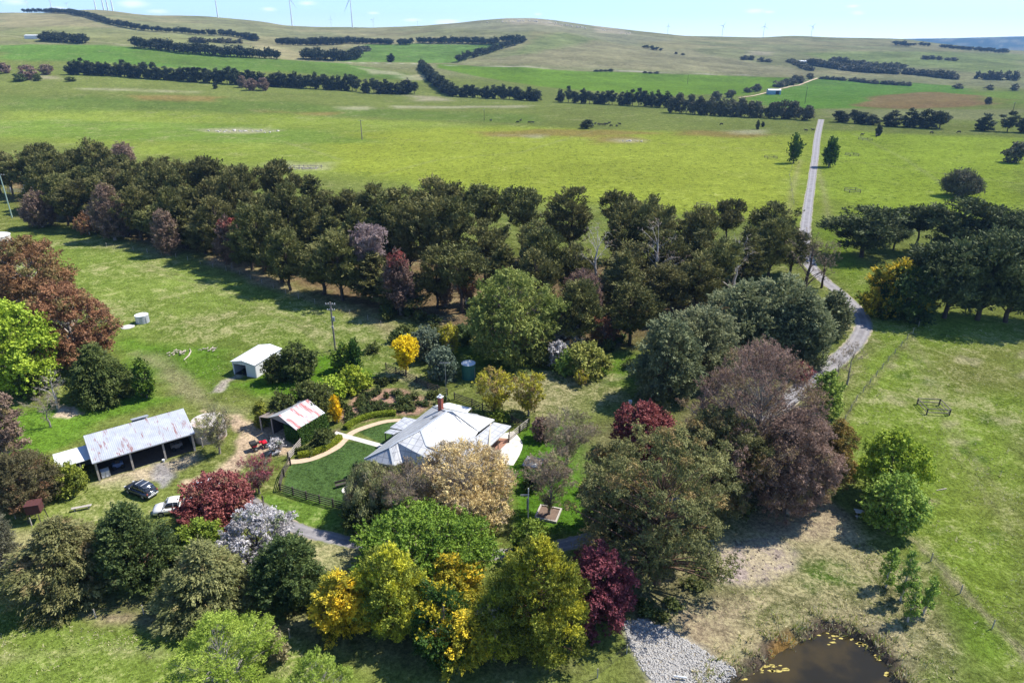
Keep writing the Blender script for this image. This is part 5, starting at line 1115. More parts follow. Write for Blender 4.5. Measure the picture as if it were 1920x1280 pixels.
# ------------------------------------------------------------------ white garage
wg = thing('white_garage', 'white steel garage with open roller door and pale roof', 'garage', P(470, 700))
B0 = Vector((-50.9, 112.4, 0)); B1 = Vector((-46.2, 110.8, 0)); bx_ = (B1 - B0).normalized(); by_ = Vector((-bx_.y, bx_.x, 0)); bw = (B1 - B0).length; bl = 7.6
def Bp(u, v, z): q = B0 + bx_ * u + by_ * v; return Vector((q.x, q.y, z))
MB().slab([Bp(-.2, -.25, 2.65), Bp(bw / 2, -.25, 3.2), Bp(bw / 2, bl + .2, 3.2), Bp(-.2, bl + .2, 2.65)], .06).slab([Bp(bw + .2, -.25, 2.65), Bp(bw / 2, -.25, 3.2), Bp(bw / 2, bl + .2, 3.2), Bp(bw + .2, bl + .2, 2.65)], .06).build('roof', m_white, wg)
g_ = MB(); g_.wall(Bp(0, .05, 0), Bp(.25, .05, 0), 0, 2.6, .08).wall(Bp(2.9, .05, 0), Bp(bw, .05, 0), 0, 2.55, .08).wall(Bp(.25, .05, 0), Bp(2.9, .05, 0), 2.2, 2.6, .08, 2.6).wall(Bp(bw, .1, 0), Bp(bw, bl, 0), 0, 2.6, .08).wall(Bp(0, .1, 0), Bp(0, bl, 0), 0, 2.6, .08).wall(Bp(.05, bl, 0), Bp(bw - .05, bl, 0), 0, 2.6, .08)
g_.add([Bp(0, .05, 2.6), Bp(bw, .05, 2.6), Bp(bw / 2, .05, 3.12), Bp(0, .13, 2.6), Bp(bw, .13, 2.6), Bp(bw / 2, .13, 3.12)], [(0, 1, 2), (3, 5, 4), (0, 2, 5, 3), (1, 4, 5, 2)]); g_.build('wall', m_white, wg)
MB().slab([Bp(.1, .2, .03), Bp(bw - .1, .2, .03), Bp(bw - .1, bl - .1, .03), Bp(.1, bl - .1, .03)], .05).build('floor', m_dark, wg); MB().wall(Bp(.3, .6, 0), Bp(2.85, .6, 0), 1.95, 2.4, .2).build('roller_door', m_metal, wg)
# ------------------------------------------------------------------ far steel shed
def farshed(p, L, Wd, H, rz, wm, rm, label, op=True):
    o = thing('steel_shed', label, 'shed', p, rz); M = MB()
    for a, b in (((-L/2, -Wd/2), (-L/2, Wd/2)), ((-L/2, Wd/2), (L/2, Wd/2)), ((L/2, Wd/2), (L/2, -Wd/2))): M.wall((a[0], a[1], 0), (b[0], b[1], 0), -.5, H, .2)
    if not op: M.wall((-L/2, -Wd/2, 0), (L/2, -Wd/2, 0), -.5, H, .2)
    else: M.wall((-L/2, -Wd/2, 0), (L*.08, -Wd/2, 0), -.5, H, .2).wall((L*.38, -Wd/2, 0), (L/2, -Wd/2, 0), -.5, H, .2)
    M.build('wall', wm, o, local=True)
    MB().slab([(-L/2-.4, -Wd/2-.4, H), (L/2+.4, -Wd/2-.4, H), (L/2+.4, 0, H+1.3), (-L/2-.4, 0, H+1.3)], .15).slab([(-L/2-.4, Wd/2+.4, H), (L/2+.4, Wd/2+.4, H), (L/2+.4, 0, H+1.3), (-L/2-.4, 0, H+1.3)], .15).build('roof', rm, o, local=True); return o
m_bluew = plain('blue_steel', (.20, .32, .46), .5)
farshed(P(1450, 177), 15, 12, 5, -.12, m_bluew, m_white, 'blue walled steel shed with white roof beside the gravel road')
farshed(P(1510, 122), 30, 16, 7, .1, m_white, m_white, 'white roofed barn at the distant homestead', False); farshed(P(1583, 132), 16, 14, 6, .5, m_cream, m_white, 'white gabled house among the distant gums', False); farshed(P(1675, 136), 14, 10, 5, 0, m_white, m_white, 'small white building right of the distant homestead', False)
farshed(P(62, 73), 22, 10, 5, 0, m_white, m_white, 'pale shed beside the small wood at the upper left', False)
# ------------------------------------------------------------------ fences
def railfence(pts, label, rails=4, h=1.25, gap=2.6, mp=None, mr=None, rw=.14, group=None):
    mp = mp or m_wood2; mr = mr or m_wood2; q = [P(*a) for a in pts]; o = thing('rail_fence', label, 'fence', q[0], group=group); po = []
    for i in range(len(q) - 1):
        n = max(1, round((q[i + 1] - q[i]).length / gap))
        for k in range(n + (1 if i == len(q) - 2 else 0)): po.append(q[i].lerp(q[i + 1], k / n))
    for p in po: MB().box(p + Vector((0, 0, h / 2 + .03)), (.17, .17, h + .1)).build('post', mp, o)
    for i in range(len(q) - 1):
        d = (q[i + 1] - q[i]).normalized(); nrm = Vector((d.y, -d.x, 0)) * .11
        for r in range(rails): z = .22 + r * (h - .28) / (rails - 1); MB().bar(q[i] + nrm + Vector((0, 0, z)), q[i + 1] + nrm + Vector((0, 0, z)), .045, rw).build('rail', mr, o)
    return o
railfence([(724,692),(762,708),(802,728),(839,741)], 'dark rail fence from the wattle down to the back gate')
railfence([(852,748),(885,760),(925,778),(960,792),(988,806)], 'dark rail fence behind the back of the house')
railfence([(992,798),(975,811),(954,829)], 'sunlit rail fence joining the right corner of the house', mr=m_pale)  # sun on this stretch of dark fence is put into the pale rail colour
railfence([(545,872),(533,893),(526,920),(575,936),(625,950),(668,962)], 'dark rail fence curving around the front lawn')
railfence([(541,862),(564,835)], 'open white timber gate at the head of the garden path', mr=m_pale, rails=4)
railfence([(470,957),(493,957),(494,945)], 'short dark fence behind the red plum tree', gap=1.5)
def wirefence(pts, label, h=1.15, gap=4.5, post=.09, mat=None, name='wire_fence'):
    q = [P(*a) for a in pts]; o = thing(name, label, 'fence', q[0])
    for i in range(len(q) - 1):
        n = max(1, min(30, round((q[i + 1] - q[i]).length / gap)))
        for k in range(n): p = q[i].lerp(q[i + 1], k / n); MB().box(p + Vector((0, 0, h / 2)), (post, post, h + .1)).build('post', mat or m_pale, o)
        w = MB()
        for z in (.3, .55, .8, 1.05): w.bar(q[i] + Vector((0, 0, z * h)), q[i + 1] + Vector((0, 0, z * h)), .012)
        w.build('wire', m_wood2, o)
wirefence([(1695,1000),(1745,1052),(1800,1112),(1860,1178),(1930,1250)], 'post and wire fence running down beside the dam')
wirefence([(1722,612),(1665,678),(1605,752),(1560,832)], 'post and wire fence along the grassy verge right of the driveway')
wirefence([(200,462),(330,482),(450,515),(560,560),(690,600),(740,622)], 'wire fence along the foot of the pine belt', gap=6)
wirefence([(0,960),(60,985),(66,1015)], 'wire fence end with stay posts at the left edge', gap=3)
wirefence([(180,1158),(270,1150),(360,1160),(470,1175),(620,1215)], 'wire fence in the shade of the front conifer clump', gap=5)
wirefence([(1502,262),(1480,330),(1490,395)], 'wire fence left of the straight driveway', gap=14); wirefence([(1175,1225),(1120,1270),(1090,1300)], 'sagging wire fence beside the stone chute', gap=4)
# timber tree guards
def guard(px, py, s, h, label, rz=.15):
    p = P(px, py); o = thing('tree_guard', label, 'tree guard', p, rz)
    for a in (-1, 1):
        for b in (-1, 1): MB().box((a * s / 2, b * s / 2, h / 2), (.17, .17, h)).build('post', m_wood2, o, local=True)
    for z in (.45, h - .08):
        for a in (-1, 1):
            MB().bar((-s / 2 - .1, a * (s / 2 + .06), z), (s / 2 + .1, a * (s / 2 + .06), z), .06, .14).build('rail', m_wood, o, local=True); MB().bar((a * (s / 2 + .06), -s / 2 - .1, z), (a * (s / 2 + .06), s / 2 + .1, z), .06, .14).build('rail', m_wood, o, local=True)
guard(1749, 768, 3.5, 1.15, 'square timber tree guard in the near right paddock', -.1); guard(1319, 387, 4, 1.2, 'small timber tree guard in the wide paddock behind the belt', .1)
guard(1598, 360, 4.5, 1.3, 'timber tree guard right of the straight driveway', 0); guard(1445, 297, 5, 1.3, 'distant timber tree guard left of the poplar', 0); guard(1622, 263, 6, 1.5, 'distant timber tree guard right of the driveway end', 0); guard(1597, 292, 5, 1.3, 'timber guard right of the poplars', .1)
p = P(568, 316); o = thing('stone_pen', 'small ruined pen of posts and stones in the middle paddock', 'pen', p); pl = MB()
for k in range(9): MB().box(p + Vector((-9 + k * 2.2, random.uniform(-3, 3), .7)), (.22, .22, 1.5)).build('post', m_wood, o)
for s_ in (-3, 3): MB().bar(p + Vector((-9, s_, .9)), p + Vector((9, s_, .9)), .12, .18).build('rail', m_pale, o)
for k in range(40): pl.box(p + Vector((random.uniform(-8, 8), random.uniform(-2.5, 2.5), .15)), (random.uniform(.3, 1), random.uniform(.3, .8), .4), random.random() * 3)
pl.build('rubble', plain('pale_rock', (.46, .40, .34), .9), o)
# cattle yards at far left
o = thing('cattle_yards', 'grey steel cattle yards at the left edge before the pines', 'cattle yards', P(35, 350)); yy = [P(*a) for a in ((-30,322),(70,330),(72,362),(-30,362))]
for i, (u, v) in enumerate(((0, 1), (1, 2), (2, 3), (3, 0))):
    for z in (.5, .9, 1.3, 1.7): MB().bar(yy[u] + Vector((0, 0, z)), yy[v] + Vector((0, 0, z)), .10).build('rail', m_metal, o)
for f in (.25, .5, .75, 1):
    a = yy[0].lerp(yy[1], f); b = yy[3].lerp(yy[2], f)
    for z in (.6, 1.1, 1.7): MB().bar(a + Vector((0, 0, z)), b + Vector((0, 0, z)), .10).build('rail', m_metal, o)
    for e in (a, b, a.lerp(b, .5)): MB().box(e + Vector((0, 0, .9)), (.14, .14, 1.9)).build('post', m_metal, o)
# ------------------------------------------------------------------ power poles and masts
def pole(bx, by, ty, label, mat=m_wood, r=.17, arms=((.35, 2.2),), tx=False, name='power_pole', H=None):
    p = P(bx, by); H = H or topz(p, ty) - p.z; o = thing(name, label, 'power pole', p)
    MB().tube([p, p + Vector((0, 0, H))], [r, r * .7], 8).build('shaft', mat, o)
    for d, w in arms:
        a = MB().bar(p + Vector((-w / 2, .1, H - d)), p + Vector((w / 2, -.1, H - d)), .12, .14).build('crossarm', m_wood, o); ins = MB()
        for k in (-.45, -.2, .2, .45): ins.cyl(p + Vector((k * w, 0, H - d + .07)), .07, .22, 6)
        ins.build('insulator', m_white, a)
    if tx: MB().cyl(p + Vector((.35, -.1, H * .62)), .26, .8, 10).build('transformer', m_metal, o); MB().box(p + Vector((0, -.15, H * .50)), (.35, .3, .5)).build('switch_box', m_pale, o)
pole(629, 657, 566, 'timber power pole with transformer behind the small green tree', r=.20, arms=((.5, 1.9), (1.7, 1.5)), tx=True)
pole(23, 408, 326, 'pale green steel power pole by the cattle yards', mat=plain('pale_green', (.38, .50, .42), .6), arms=((.4, 3.2),), r=.2); pole(679, 262, 225, 'lone power pole in the wide paddock', r=.3, arms=((.5, 3.5),))
pole(1509, 195, 163, 'dark pole beside the far green crop', mat=m_wood2, r=.25, arms=((.5, 1.5),)); pole(1289, 158, 140, 'dark pole in the bright green crop', mat=m_wood2, r=.28, arms=((.5, 1.5),)); pole(1898, 212, 192, 'leaning dark pole at the right edge', mat=m_wood2, r=.25, arms=((.5, 1.5),)); pole(908, 226, 205, 'thin pole left of the cows in the wide paddock', mat=m_wood2, r=.18, arms=((.5, 1.2),))
p = P(990, 992); H = topz(p, 915) - p.z; o = thing('white_pole', 'slim white pole with short arm on the lawn right of the house', 'pole', p)
MB().tube([p, p + Vector((0, 0, H))], [.07, .06], 8).build('shaft', m_white, o); MB().bar(p + Vector((0, 0, H - 1.0)), p + Vector((-.95, .15, H - 1.15)), .1, .22).build('arm', m_metal, o); MB().box(p + Vector((-.14, -.05, H * .62)), (.16, .16, 1.7)).build('flag', m_metal, o)
# garden things
p = P(1028, 964); o = thing('garden_bed', 'square timber edged bed of brown soil on the lawn', 'garden bed', p, -.32)
for a, b, c, d in ((0, -1.35, 2.9, .2), (0, 1.35, 2.9, .2), (-1.35, 0, .2, 2.5), (1.35, 0, .2, 2.5)): MB().box((a, b, .14), (c, d, .3)).build('edging', m_pale, o, local=True)
MB().box((0, 0, .09), (2.49, 2.49, .14)).build('soil', m_soil, o, local=True)
p = P(1000, 868); o = thing('garden_bed', 'grey edged bed on the lawn below the bare twiggy tree', 'garden bed', p, -.35)
for a, b, c, d in ((0, -1.2, 2.6, .16), (0, 1.2, 2.6, .16), (-1.2, 0, .16, 2.24), (1.2, 0, .16, 2.24)): MB().box((a, b, .11), (c, d, .22)).build('edging', m_metal, o, local=True)
MB().box((0, 0, .07), (2.23, 2.23, .1)).build('soil', plain('grey_gravel', (.3, .29, .26), .9), o, local=True)
p = P(655, 918); o = thing('fire_pit', 'round pale paved fire pit on the front lawn', 'fire pit', p); MB().cyl(p, 1.0, .06, 24).build('paving', m_conc, o); MB().lathe(p + Vector((0, 0, .06)), [(.38, 0), (.42, .28), (.34, .28), (.3, .05)], 18).build('bowl', m_brick, o)
def bench(px, py, rz, label, mat=m_pale, L=1.8):
    p = P(px, py); o = thing('bench', label, 'bench', p, rz); MB().box((0, 0, .44), (L, .42, .07)).build('seat', mat, o, local=True)
    for a in (-.7, .7): MB().box((a * L / 2, 0, .2), (.1, .36, .41)).build('leg', mat, o, local=True)
    return o
o = bench(640, 912, .5, 'dark bench beside the fire pit', m_wood2, 1.6); MB().box((0, .22, .75), (1.6, .05, .35)).build('backrest', m_wood2, o, local=True)
bench(154, 955, .35, 'pale plank bench on the grass left of the dark car', m_pale, 2.3)
p = P(1615, 968); o = thing('picnic_table', 'white picnic table half under the bright maple', 'picnic table', p, -.3); MB().box((0, 0, .74), (1.7, .75, .06)).build('tabletop', m_white, o, local=True)
for s_ in (-1, 1):
    MB().box((0, s_ * .72, .44), (1.7, .26, .05)).build('seat', m_white, o, local=True)
    MB().bar((s_ * .6, -.7, .02), (s_ * .6, .3, .7), .08).bar((s_ * .62, .7, .02), (s_ * .62, -.3, .7), .08).build('leg', m_metal, o, local=True)
p = P(1333, 1048); o = thing('pipe_stand', 'grey pipe fitting standing by the gravel under the gums', 'pipe', p); MB().tube([p + Vector((-.9, -.8, .1)), p + Vector((0, 0, .9)), p + Vector((.05, 0, 1.3))], .09, 8).build('pipe', m_metal, o); MB().box(p + Vector((.05, 0, 1.35)), (.35, .3, .3)).build('valve', m_gwall, o)
p = P(1181, 765); o = thing('white_post', 'small white post box behind the dark red plum tree', 'post', p); MB().box(p + Vector((0, 0, 1.2)), (.5, .5, .5)).build('box', m_white, o); MB().box(p + Vector((0, 0, .48)), (.12, .12, .96)).build('leg', m_pale, o)
p = P(1275, 1273); o = thing('drain_pipe', 'short white pipe lying on the stone chute', 'pipe', p); MB().tube([p + Vector((-.6, .1, .35)), p + Vector((.6, -.1, .35))], .09, 10).build('pipe', m_white, o)
# logs
m_log = plain('pale_log', (.42, .35, .28), .9, var=.3)
def logs(px, py, n, spread, label, cat='wood pile'):
    c = P(px, py); o = thing('wood_pile', label, cat, c)
    for k in range(n):
        q = c + Vector((random.uniform(-1, 1) * spread, random.uniform(-.6, .6) * spread, random.uniform(.1, .45))); a = random.uniform(0, 3.1); L = random.uniform(.4, 1.1) * spread * .6
        MB().tube([q, q + Vector((math.cos(a) * L * .5, math.sin(a) * L * .5, random.uniform(-.02, .15))), q + Vector((math.cos(a + .3) * L, math.sin(a + .3) * L, random.uniform(-.05, .2)))], [.13, .11, .06], 6).build('log', m_log, o)
logs(330, 664, 14, 1.8, 'heap of pale cut logs left of the curved fallen branch'); logs(390, 658, 10, 1.6, 'low heap of dead branches right of the curved fallen branch')
q = [P(*a) for a in ((345,676),(354,668),(358,660),(356,655))]; tag(MB().tube([v + Vector((0, 0, .15)) for v in q], [.08, .14, .13, .07], 7).build('fallen_branch', m_log), 'single curved pale fallen branch in the left paddock', 'branch')
tag(MB().bar(P(1540, 920), P(1552, 915), .25).build('fallen_log', m_log), 'pale log lying at the foot of the narrow orange green tree', 'log'); q = P(1765, 918); tag(MB().tube([q + Vector((-.8, -.2, .08)), q + Vector((.8, .2, .1))], [.05, .07], 6).build('fallen_stick', m_log), 'pale stick lying in the right paddock', 'stick')
logs(1040, 882, 12, 1.6, 'pale prunings heaped beneath the bare twiggy tree'); logs(715, 714, 12, 1.8, 'grey brush heap by the rail fence corner')
# rocks
m_rock = plain('field_rock', (.45, .41, .35), .9, var=.3, scale=.5)
def rockmesh(n, f, smin, smax, name, mat, label, cat=None, kind=None, group=None):
    g = np.random.default_rng(3); VV = []; FF = []; b = 0
    ico = bmesh.new(); bmesh.ops.create_icosphere(ico, subdivisions=1, radius=1); iv = np.array([v.co[:] for v in ico.verts]); fi = np.array([[v.index for v in p.verts] for p in ico.faces]); ico.free()
    for k in range(n):
        x, y = f(g); s = g.uniform(smin, smax); v = iv * (1 + g.normal(0, .2, (len(iv), 1))) * np.array([s * g.uniform(.7, 1.3), s * g.uniform(.6, 1.1), s * g.uniform(.4, .8)]); a = g.uniform(0, 3); c, q = math.cos(a), math.sin(a)
        z = float(hgt(x, y)); v = np.stack([v[:, 0] * c - v[:, 1] * q + x, v[:, 0] * q + v[:, 1] * c + y, v[:, 2] + z + s * .12], 1); VV.append(v); FF.append(fi + b); b += len(iv)
    if cat:
        c0 = np.concatenate(VV).mean(0); o = thing(name, label, cat, tuple(c0), 0, group)
        for v in VV: link('boulder', mesh_quads('boulder', v - c0, fi, mat), o)
        return o
    V = np.concatenate(VV); c0 = V.mean(0); o = link(name, mesh_quads(name, V - c0, np.concatenate(FF), mat), None, c0); return tag(o, label, cat, group, kind)
ch_ = [tuple(P(*a)[:2]) for a in ((1170,1168),(1205,1160),(1250,1180),(1320,1222),(1380,1256),(1318,1300),(1245,1296),(1205,1250),(1182,1205))]
bb = np.array(ch_); lo, hi = bb.min(0), bb.max(0)
def inpoly(g):
    while True:
        x, y = g.uniform(lo[0], hi[0]), g.uniform(lo[1], hi[1])
        if float(pdist(np.array([x]), np.array([y]), ch_)[0]) > -.3 * g.random(): return x, y
rockmesh(5200, inpoly, .06, .15, 'gravel', plain('chute_stone', (.34, .325, .30), .9, var=.35, scale=9), 'pale grey stones lining the chute to the dam', None, 'stuff')
for px, py, n, sp, lab in ((455,246,60,11,'pale granite outcrop in the wide left paddock'), (1183,265,8,3,'small white rock group in the wide right paddock'), (1000,40,60,60,'granite boulders on the crown of the round hill'), (1090,52,50,60,'granite boulders below the round hill crown, right side')):
    c = P(px, py); fs = sp > 50
    rockmesh(n, lambda g, c=c, sp=sp: (c.x + g.normal(0, 1) * sp, c.y + g.normal(0, .35) * sp), .3 if not fs else 1.2, 1.1 if not fs else 3.4, 'rock_outcrop', m_rock, lab, 'rock outcrop')
rockmesh(60, lambda g: (lambda q: (q.x, q.y))(P(g.uniform(1330, 1500), g.uniform(1015, 1090))), .05, .16, 'rocks', plain('dark_clods', (.14, .11, .08), .95), 'dark clods scattered on the pinkish gravel patch', None, 'stuff')
# algae scum along the dam
m_alg = plain('pond_scum', (.42, .34, .09), .8, var=.3, scale=4); al = MB(); random.seed(5)
for px, py, n, sp in ((1320,1262,10,12),(1575,1188,34,26),(1625,1204,22,10),(1658,1232,30,8),(1672,1262,30,7),(1440,1250,24,16),(1385,1268,30,12)):
    for k in range(n):
        a, b = flat(px + random.gauss(0, sp), py + random.gauss(0, sp * .35), -.73); s = random.uniform(.05, .24); m_ = 9
        al.add([(a + s * random.uniform(.7, 2.2) * math.cos(6.283 * i / m_), b + s * random.uniform(.4, .9) * math.sin(6.283 * i / m_), -.735) for i in range(m_)], [tuple(range(m_))])
tag(al.build('pond_scum', m_alg), 'yellow scum floating along the dam edge', None, None, 'stuff')
# ------------------------------------------------------------------ vehicles
def carpaint(n, c, m=.3): 
    return plain(n, c, .25, metal=m, var=.03, spec=.6)
def wheel(o, x, y, r=.36, w=.25):
    s = 1 if y > 0 else -1
    wo = link('wheel', MB().tube([(x, y - w / 2, r), (x, y + w / 2, r)], r * .45, 14).mesh('wheel', m_metal), o)
    link('tyre', MB().lathe((0, 0, 0), [(r * .62, -w / 2), (r * .94, -w / 2), (r, -w / 3), (r, w / 3), (r * .94, w / 2), (r * .62, w / 2)], 20).mesh('tyre', m_rubber), wo)
    t_ = wo.children[0]; t_.rotation_euler = (R_(90), 0, 0); t_.location = (x, y, r)
    link('rim', MB().tube([(x, y + s * w * .50, r), (x, y + s * w * .56, r)], [r * .58, r * .5], 10).mesh('rim', m_metal), wo)
def loft(secs, mat, name, o, bevel=.0, smooth=False):
    """secs: list of (x, halfwidth bottom, halfwidth top, z bottom, z top)"""
    M = MB(); n = len(secs); vs = []
    for x, wb, wt, zb, zt in secs: vs += [(x, -wb, zb), (x, -(wb + wt) / 2 - .03, (zb + zt) / 2), (x, -wt, zt), (x, wt, zt), (x, (wb + wt) / 2 + .03, (zb + zt) / 2), (x, wb, zb)]
    fs = [(i * 6 + k, i * 6 + (k + 1) % 6, (i + 1) * 6 + (k + 1) % 6, (i + 1) * 6 + k) for i in range(n - 1) for k in range(6)] + [tuple(range(6))[::-1], tuple((n - 1) * 6 + k for k in range(6))]
    M.add(vs, fs); me = M.mesh(name, mat); bm = bmesh.new(); bm.from_mesh(me); bmesh.ops.recalc_face_normals(bm, faces=bm.faces)
    bmesh.ops.bevel(bm, geom=[e for e in bm.edges if e.calc_face_angle(0) > .5], offset=.05, segments=2, affect='EDGES'); bm.to_mesh(me); bm.free()
    me.polygons.foreach_set('use_smooth', [True] * len(me.polygons)); return link(name, me, o)
def car(p, rz, paint, label, ute=False, name='parked_car', cat='car', scale=1.0, rack=True):
    o = thing(name, label, cat, p, rz); o.scale = (scale,) * 3
    if not ute:
        loft([(-2.32, .80, .76, .38, .80), (-2.2, .90, .86, .30, 1.00), (-1.0, .93, .90, .24, 1.04), (.8, .93, .90, .24, 1.02), (1.7, .91, .84, .26, .96), (2.22, .82, .74, .32, .80), (2.36, .70, .62, .40, .66)], paint, 'body', o)
        cb_ = loft([(-2.18, .80, .60, .98, 1.05), (-1.85, .82, .62, 1.0, 1.60), (-1.2, .84, .64, 1.0, 1.70), (.1, .84, .64, 1.0, 1.70), (.45, .83, .62, 1.0, 1.62), (1.15, .80, .66, .98, 1.03)], m_glass, 'cabin', o)
        loft([(-1.95, .64, .58, 1.56, 1.66), (-1.2, .67, .60, 1.66, 1.76), (.1, .67, .60, 1.66, 1.76), (.48, .64, .56, 1.58, 1.68)], paint, 'roof', o)
        for x in (-1.1, -.1): MB().bar((x, -.60, 1.82), (x, .60, 1.82), .06, .05).build('roof_bar', m_white, o, local=True)
        for s in (-1, 1):
            for a, b in ((-.55, -.62), (.45, .38), (-1.45, -1.5)): MB().bar((a, s * .86, 1.0), (b, s * .66, 1.66), .06, .05).build('pillar', paint, o, local=True)
            MB().box((2.2, s * .62, .74), (.16, .30, .16)).build('headlight', m_white, o, local=True, bevel=.02); MB().box((-2.24, s * .72, .88), (.10, .22, .26)).build('tail_light', m_brick, o, local=True, bevel=.02); MB().box((.85, s * 1.0, 1.08), (.16, .2, .14)).build('mirror', paint, o, local=True, bevel=.02)
        MB().box((-2.34, 0, .48), (.10, 1.5, .22)).build('bumper', m_metal, o, local=True, bevel=.02); MB().box((-2.32, 0, .74), (.03, .5, .13)).build('number_plate', m_white, o, local=True)
        for x in (-1.4, 1.42):
            for y in (-.82, .82): wheel(o, x, y)
    else:
        loft([(-.55, .90, .86, .32, 1.06), (.9, .92, .88, .30, 1.06), (1.8, .91, .84, .32, 1.05), (2.45, .84, .78, .38, .92), (2.58, .72, .64, .46, .74)], paint, 'body', o)
        loft([(-.55, .82, .64, 1.02, 1.72), (-.4, .84, .66, 1.04, 1.76), (.45, .84, .66, 1.04, 1.76), (.75, .82, .62, 1.04, 1.68), (1.4, .80, .66, 1.02, 1.08)], m_glass, 'cabin', o)
        loft([(-.6, .70, .62, 1.68, 1.78), (-.1, .70, .62, 1.74, 1.83), (.5, .70, .62, 1.74, 1.83), (.78, .64, .56, 1.64, 1.74)], paint, 'roof', o)
        for s in (-1, 1):
            for a, b in ((.1, .05), (-.5, -.52), (1.36, .8)): MB().bar((a, s * .86, 1.04), (b, s * .68, 1.72), .07, .06).build('pillar', paint, o, local=True)
            MB().box((-1.6, s * .86, .85), (2.0, .08, .5)).build('tray_side', paint, o, local=True, bevel=.02); MB().box((2.44, s * .64, .80), (.16, .3, .18)).build('headlight', m_glass, o, local=True, bevel=.02); MB().box((1.05, s * 1.02, 1.15), (.16, .22, .16)).build('mirror', paint, o, local=True, bevel=.02)
        MB().box((-1.6, 0, .62), (2.0, 1.68, .1)).build('tray_floor', m_dark, o, local=True); MB().box((-2.62, 0, .85), (.07, 1.7, .5)).build('tailgate', paint, o, local=True); MB().box((2.60, 0, .55), (.14, 1.6, .24)).build('bumper', m_gwall, o, local=True, bevel=.03)
        for x in (-1.75, 1.6):
            for y in (-.84, .84): wheel(o, x, y, .39)
    return o
pa = P(243, 905); pb = P(296, 925); d = pb - pa
pc = P(266, 924); car(pc, math.atan2(-d.y, -d.x), carpaint('dark_blue_grey', (.050, .062, .085), .5), 'dark blue grey station wagon parked on the grass before the shed', scale=1.02)
pw = P(331, 957); car(pw, R_(196), carpaint('white_car_paint', (.78, .78, .76), 0), 'white utility with dark windows half hidden by the red plum', ute=True, name='utility_truck', cat='utility', scale=1.02)
car(P(395, 920), R_(25), carpaint('white_car_paint2', (.76, .77, .78), 0), 'white car mostly hidden behind the red plum tree', scale=.98)
# red quad bike
p = P(488, 840); m_red = plain('red_plastic', (.62, .012, .03), .35, var=.05); o = thing('quad_bike', 'red quad bike with black rear tray on the dirt yard', 'quad bike', p, R_(35))
o.scale = (1.25,) * 3
MB().box((.55, 0, .72), (.6, .75, .22), 0, .75).build('front_guard', m_red, o, local=True, bevel=.05); MB().box((.15, 0, .80), (.5, .32, .28), 0, .8).build('fuel_tank', m_red, o, local=True, bevel=.05); MB().box((-.25, 0, .82), (.6, .32, .16)).build('seat', m_rubber, o, local=True, bevel=.04)
MB().box((-.62, 0, .70), (.55, .9, .18), 0, .85).build('rear_guard', m_red, o, local=True, bevel=.04); MB().box((-.72, 0, .95), (.75, .9, .32)).build('rear_tray', m_dark, o, local=True, bevel=.03); MB().bar((.38, -.38, 1.08), (.38, .38, 1.08), .05).bar((.45, 0, .8), (.38, 0, 1.08), .05).build('handlebar', m_rubber, o, local=True); MB().bar((.86, -.3, .75), (.86, .3, .75), .05).bar((.86, 0, .4), (.86, 0, .8), .06).build('bull_bar', m_metal, o, local=True)
for x in (-.6, .6):
    for y in (-.45, .45): wheel(o, x, y, .29, .24)
# ------------------------------------------------------------------ cattle
def cowmesh(graze):
    M = MB(); z = 1.05
    M.lathe((0, 0, 0), [(.05, -.85), (.30, -.8), (.36, -.5), (.38, 0), (.40, .45), (.30, .8), (.12, .9)], 12); v = np.array(M.v); v = np.stack([v[:, 2], v[:, 0] * .82, v[:, 1] * 1.05 + z], 1); M.v = [tuple(a) for a in v]
    hz = .35 if graze else 1.45
    M.tube([(.7, 0, 1.15), (1.05, 0, (1.15 + hz) / 2 + .1), (1.25, 0, hz)], [.26, .19, .14], 8); M.tube([(1.2, 0, hz + .05), (1.38, 0, hz - .05), (1.62, 0, hz - .2)], [.13, .15, .09], 8)
    for s in (-1, 1):
        M.tube([(1.22, s * .08, hz + .1), (1.2, s * .32, hz + .1)], [.05, .03], 5)
        for x, k in ((.62, .0), (-.62, .08)): M.tube([(x, s * .2, 1.0), (x - k, s * .2, .55), (x, s * .2, .30), (x + .02, s * .2, 0)], [.15, .10, .06, .08], 7)
    M.tube([(-.85, 0, 1.25), (-.95, 0, .9), (-.93, 0, .5)], [.04, .03, .05], 5)
    return M.mesh('cow', plain('black_hide', (.018, .016, .015), .7))
cows = [cowmesh(True), cowmesh(False)]
def cow(px, py, label, group=None):
    p = P(px, py); o = link('cow', random.choice(cows), None, p); o.rotation_euler = (0, 0, random.choice((0, 3.1, .4, 2.7, .9))); o.scale = (1.15,) * 3; tag(o, label, 'cow', group)
cow(920, 228, 'black cow standing alone in the wide paddock'); 
for a in ((971,231),(976,228)): cow(*a, 'black cow in the left pair of the wide paddock', 'left pair of cows')
for a in ((992,232),(999,232)): cow(*a, 'black cow in the right pair of the wide paddock', 'right pair of cows')
for a in ((1116,234),(1122,235),(1127,236),(1132,236),(1137,235),(1142,233),(1146,238),(1162,235),(1156,238),(1110,238)): cow(*a, 'black cow resting right of the lone dark tree', 'cows beside the lone dark tree')
for a, l in (((1353,235),'black cow near the far gum row'), ((1511,247),'black cow at the left edge of the straight driveway'), ((1616,255),'black cow left of the small columnar conifer'), ((1643,257),'black cow at the foot of the small columnar conifer'), ((1746,251),'black cow below the low far pines'), ((1798,250),'black cow below the far pine group at right'), ((1524,246),'black cow right beside the driveway end')): cow(*a, l)
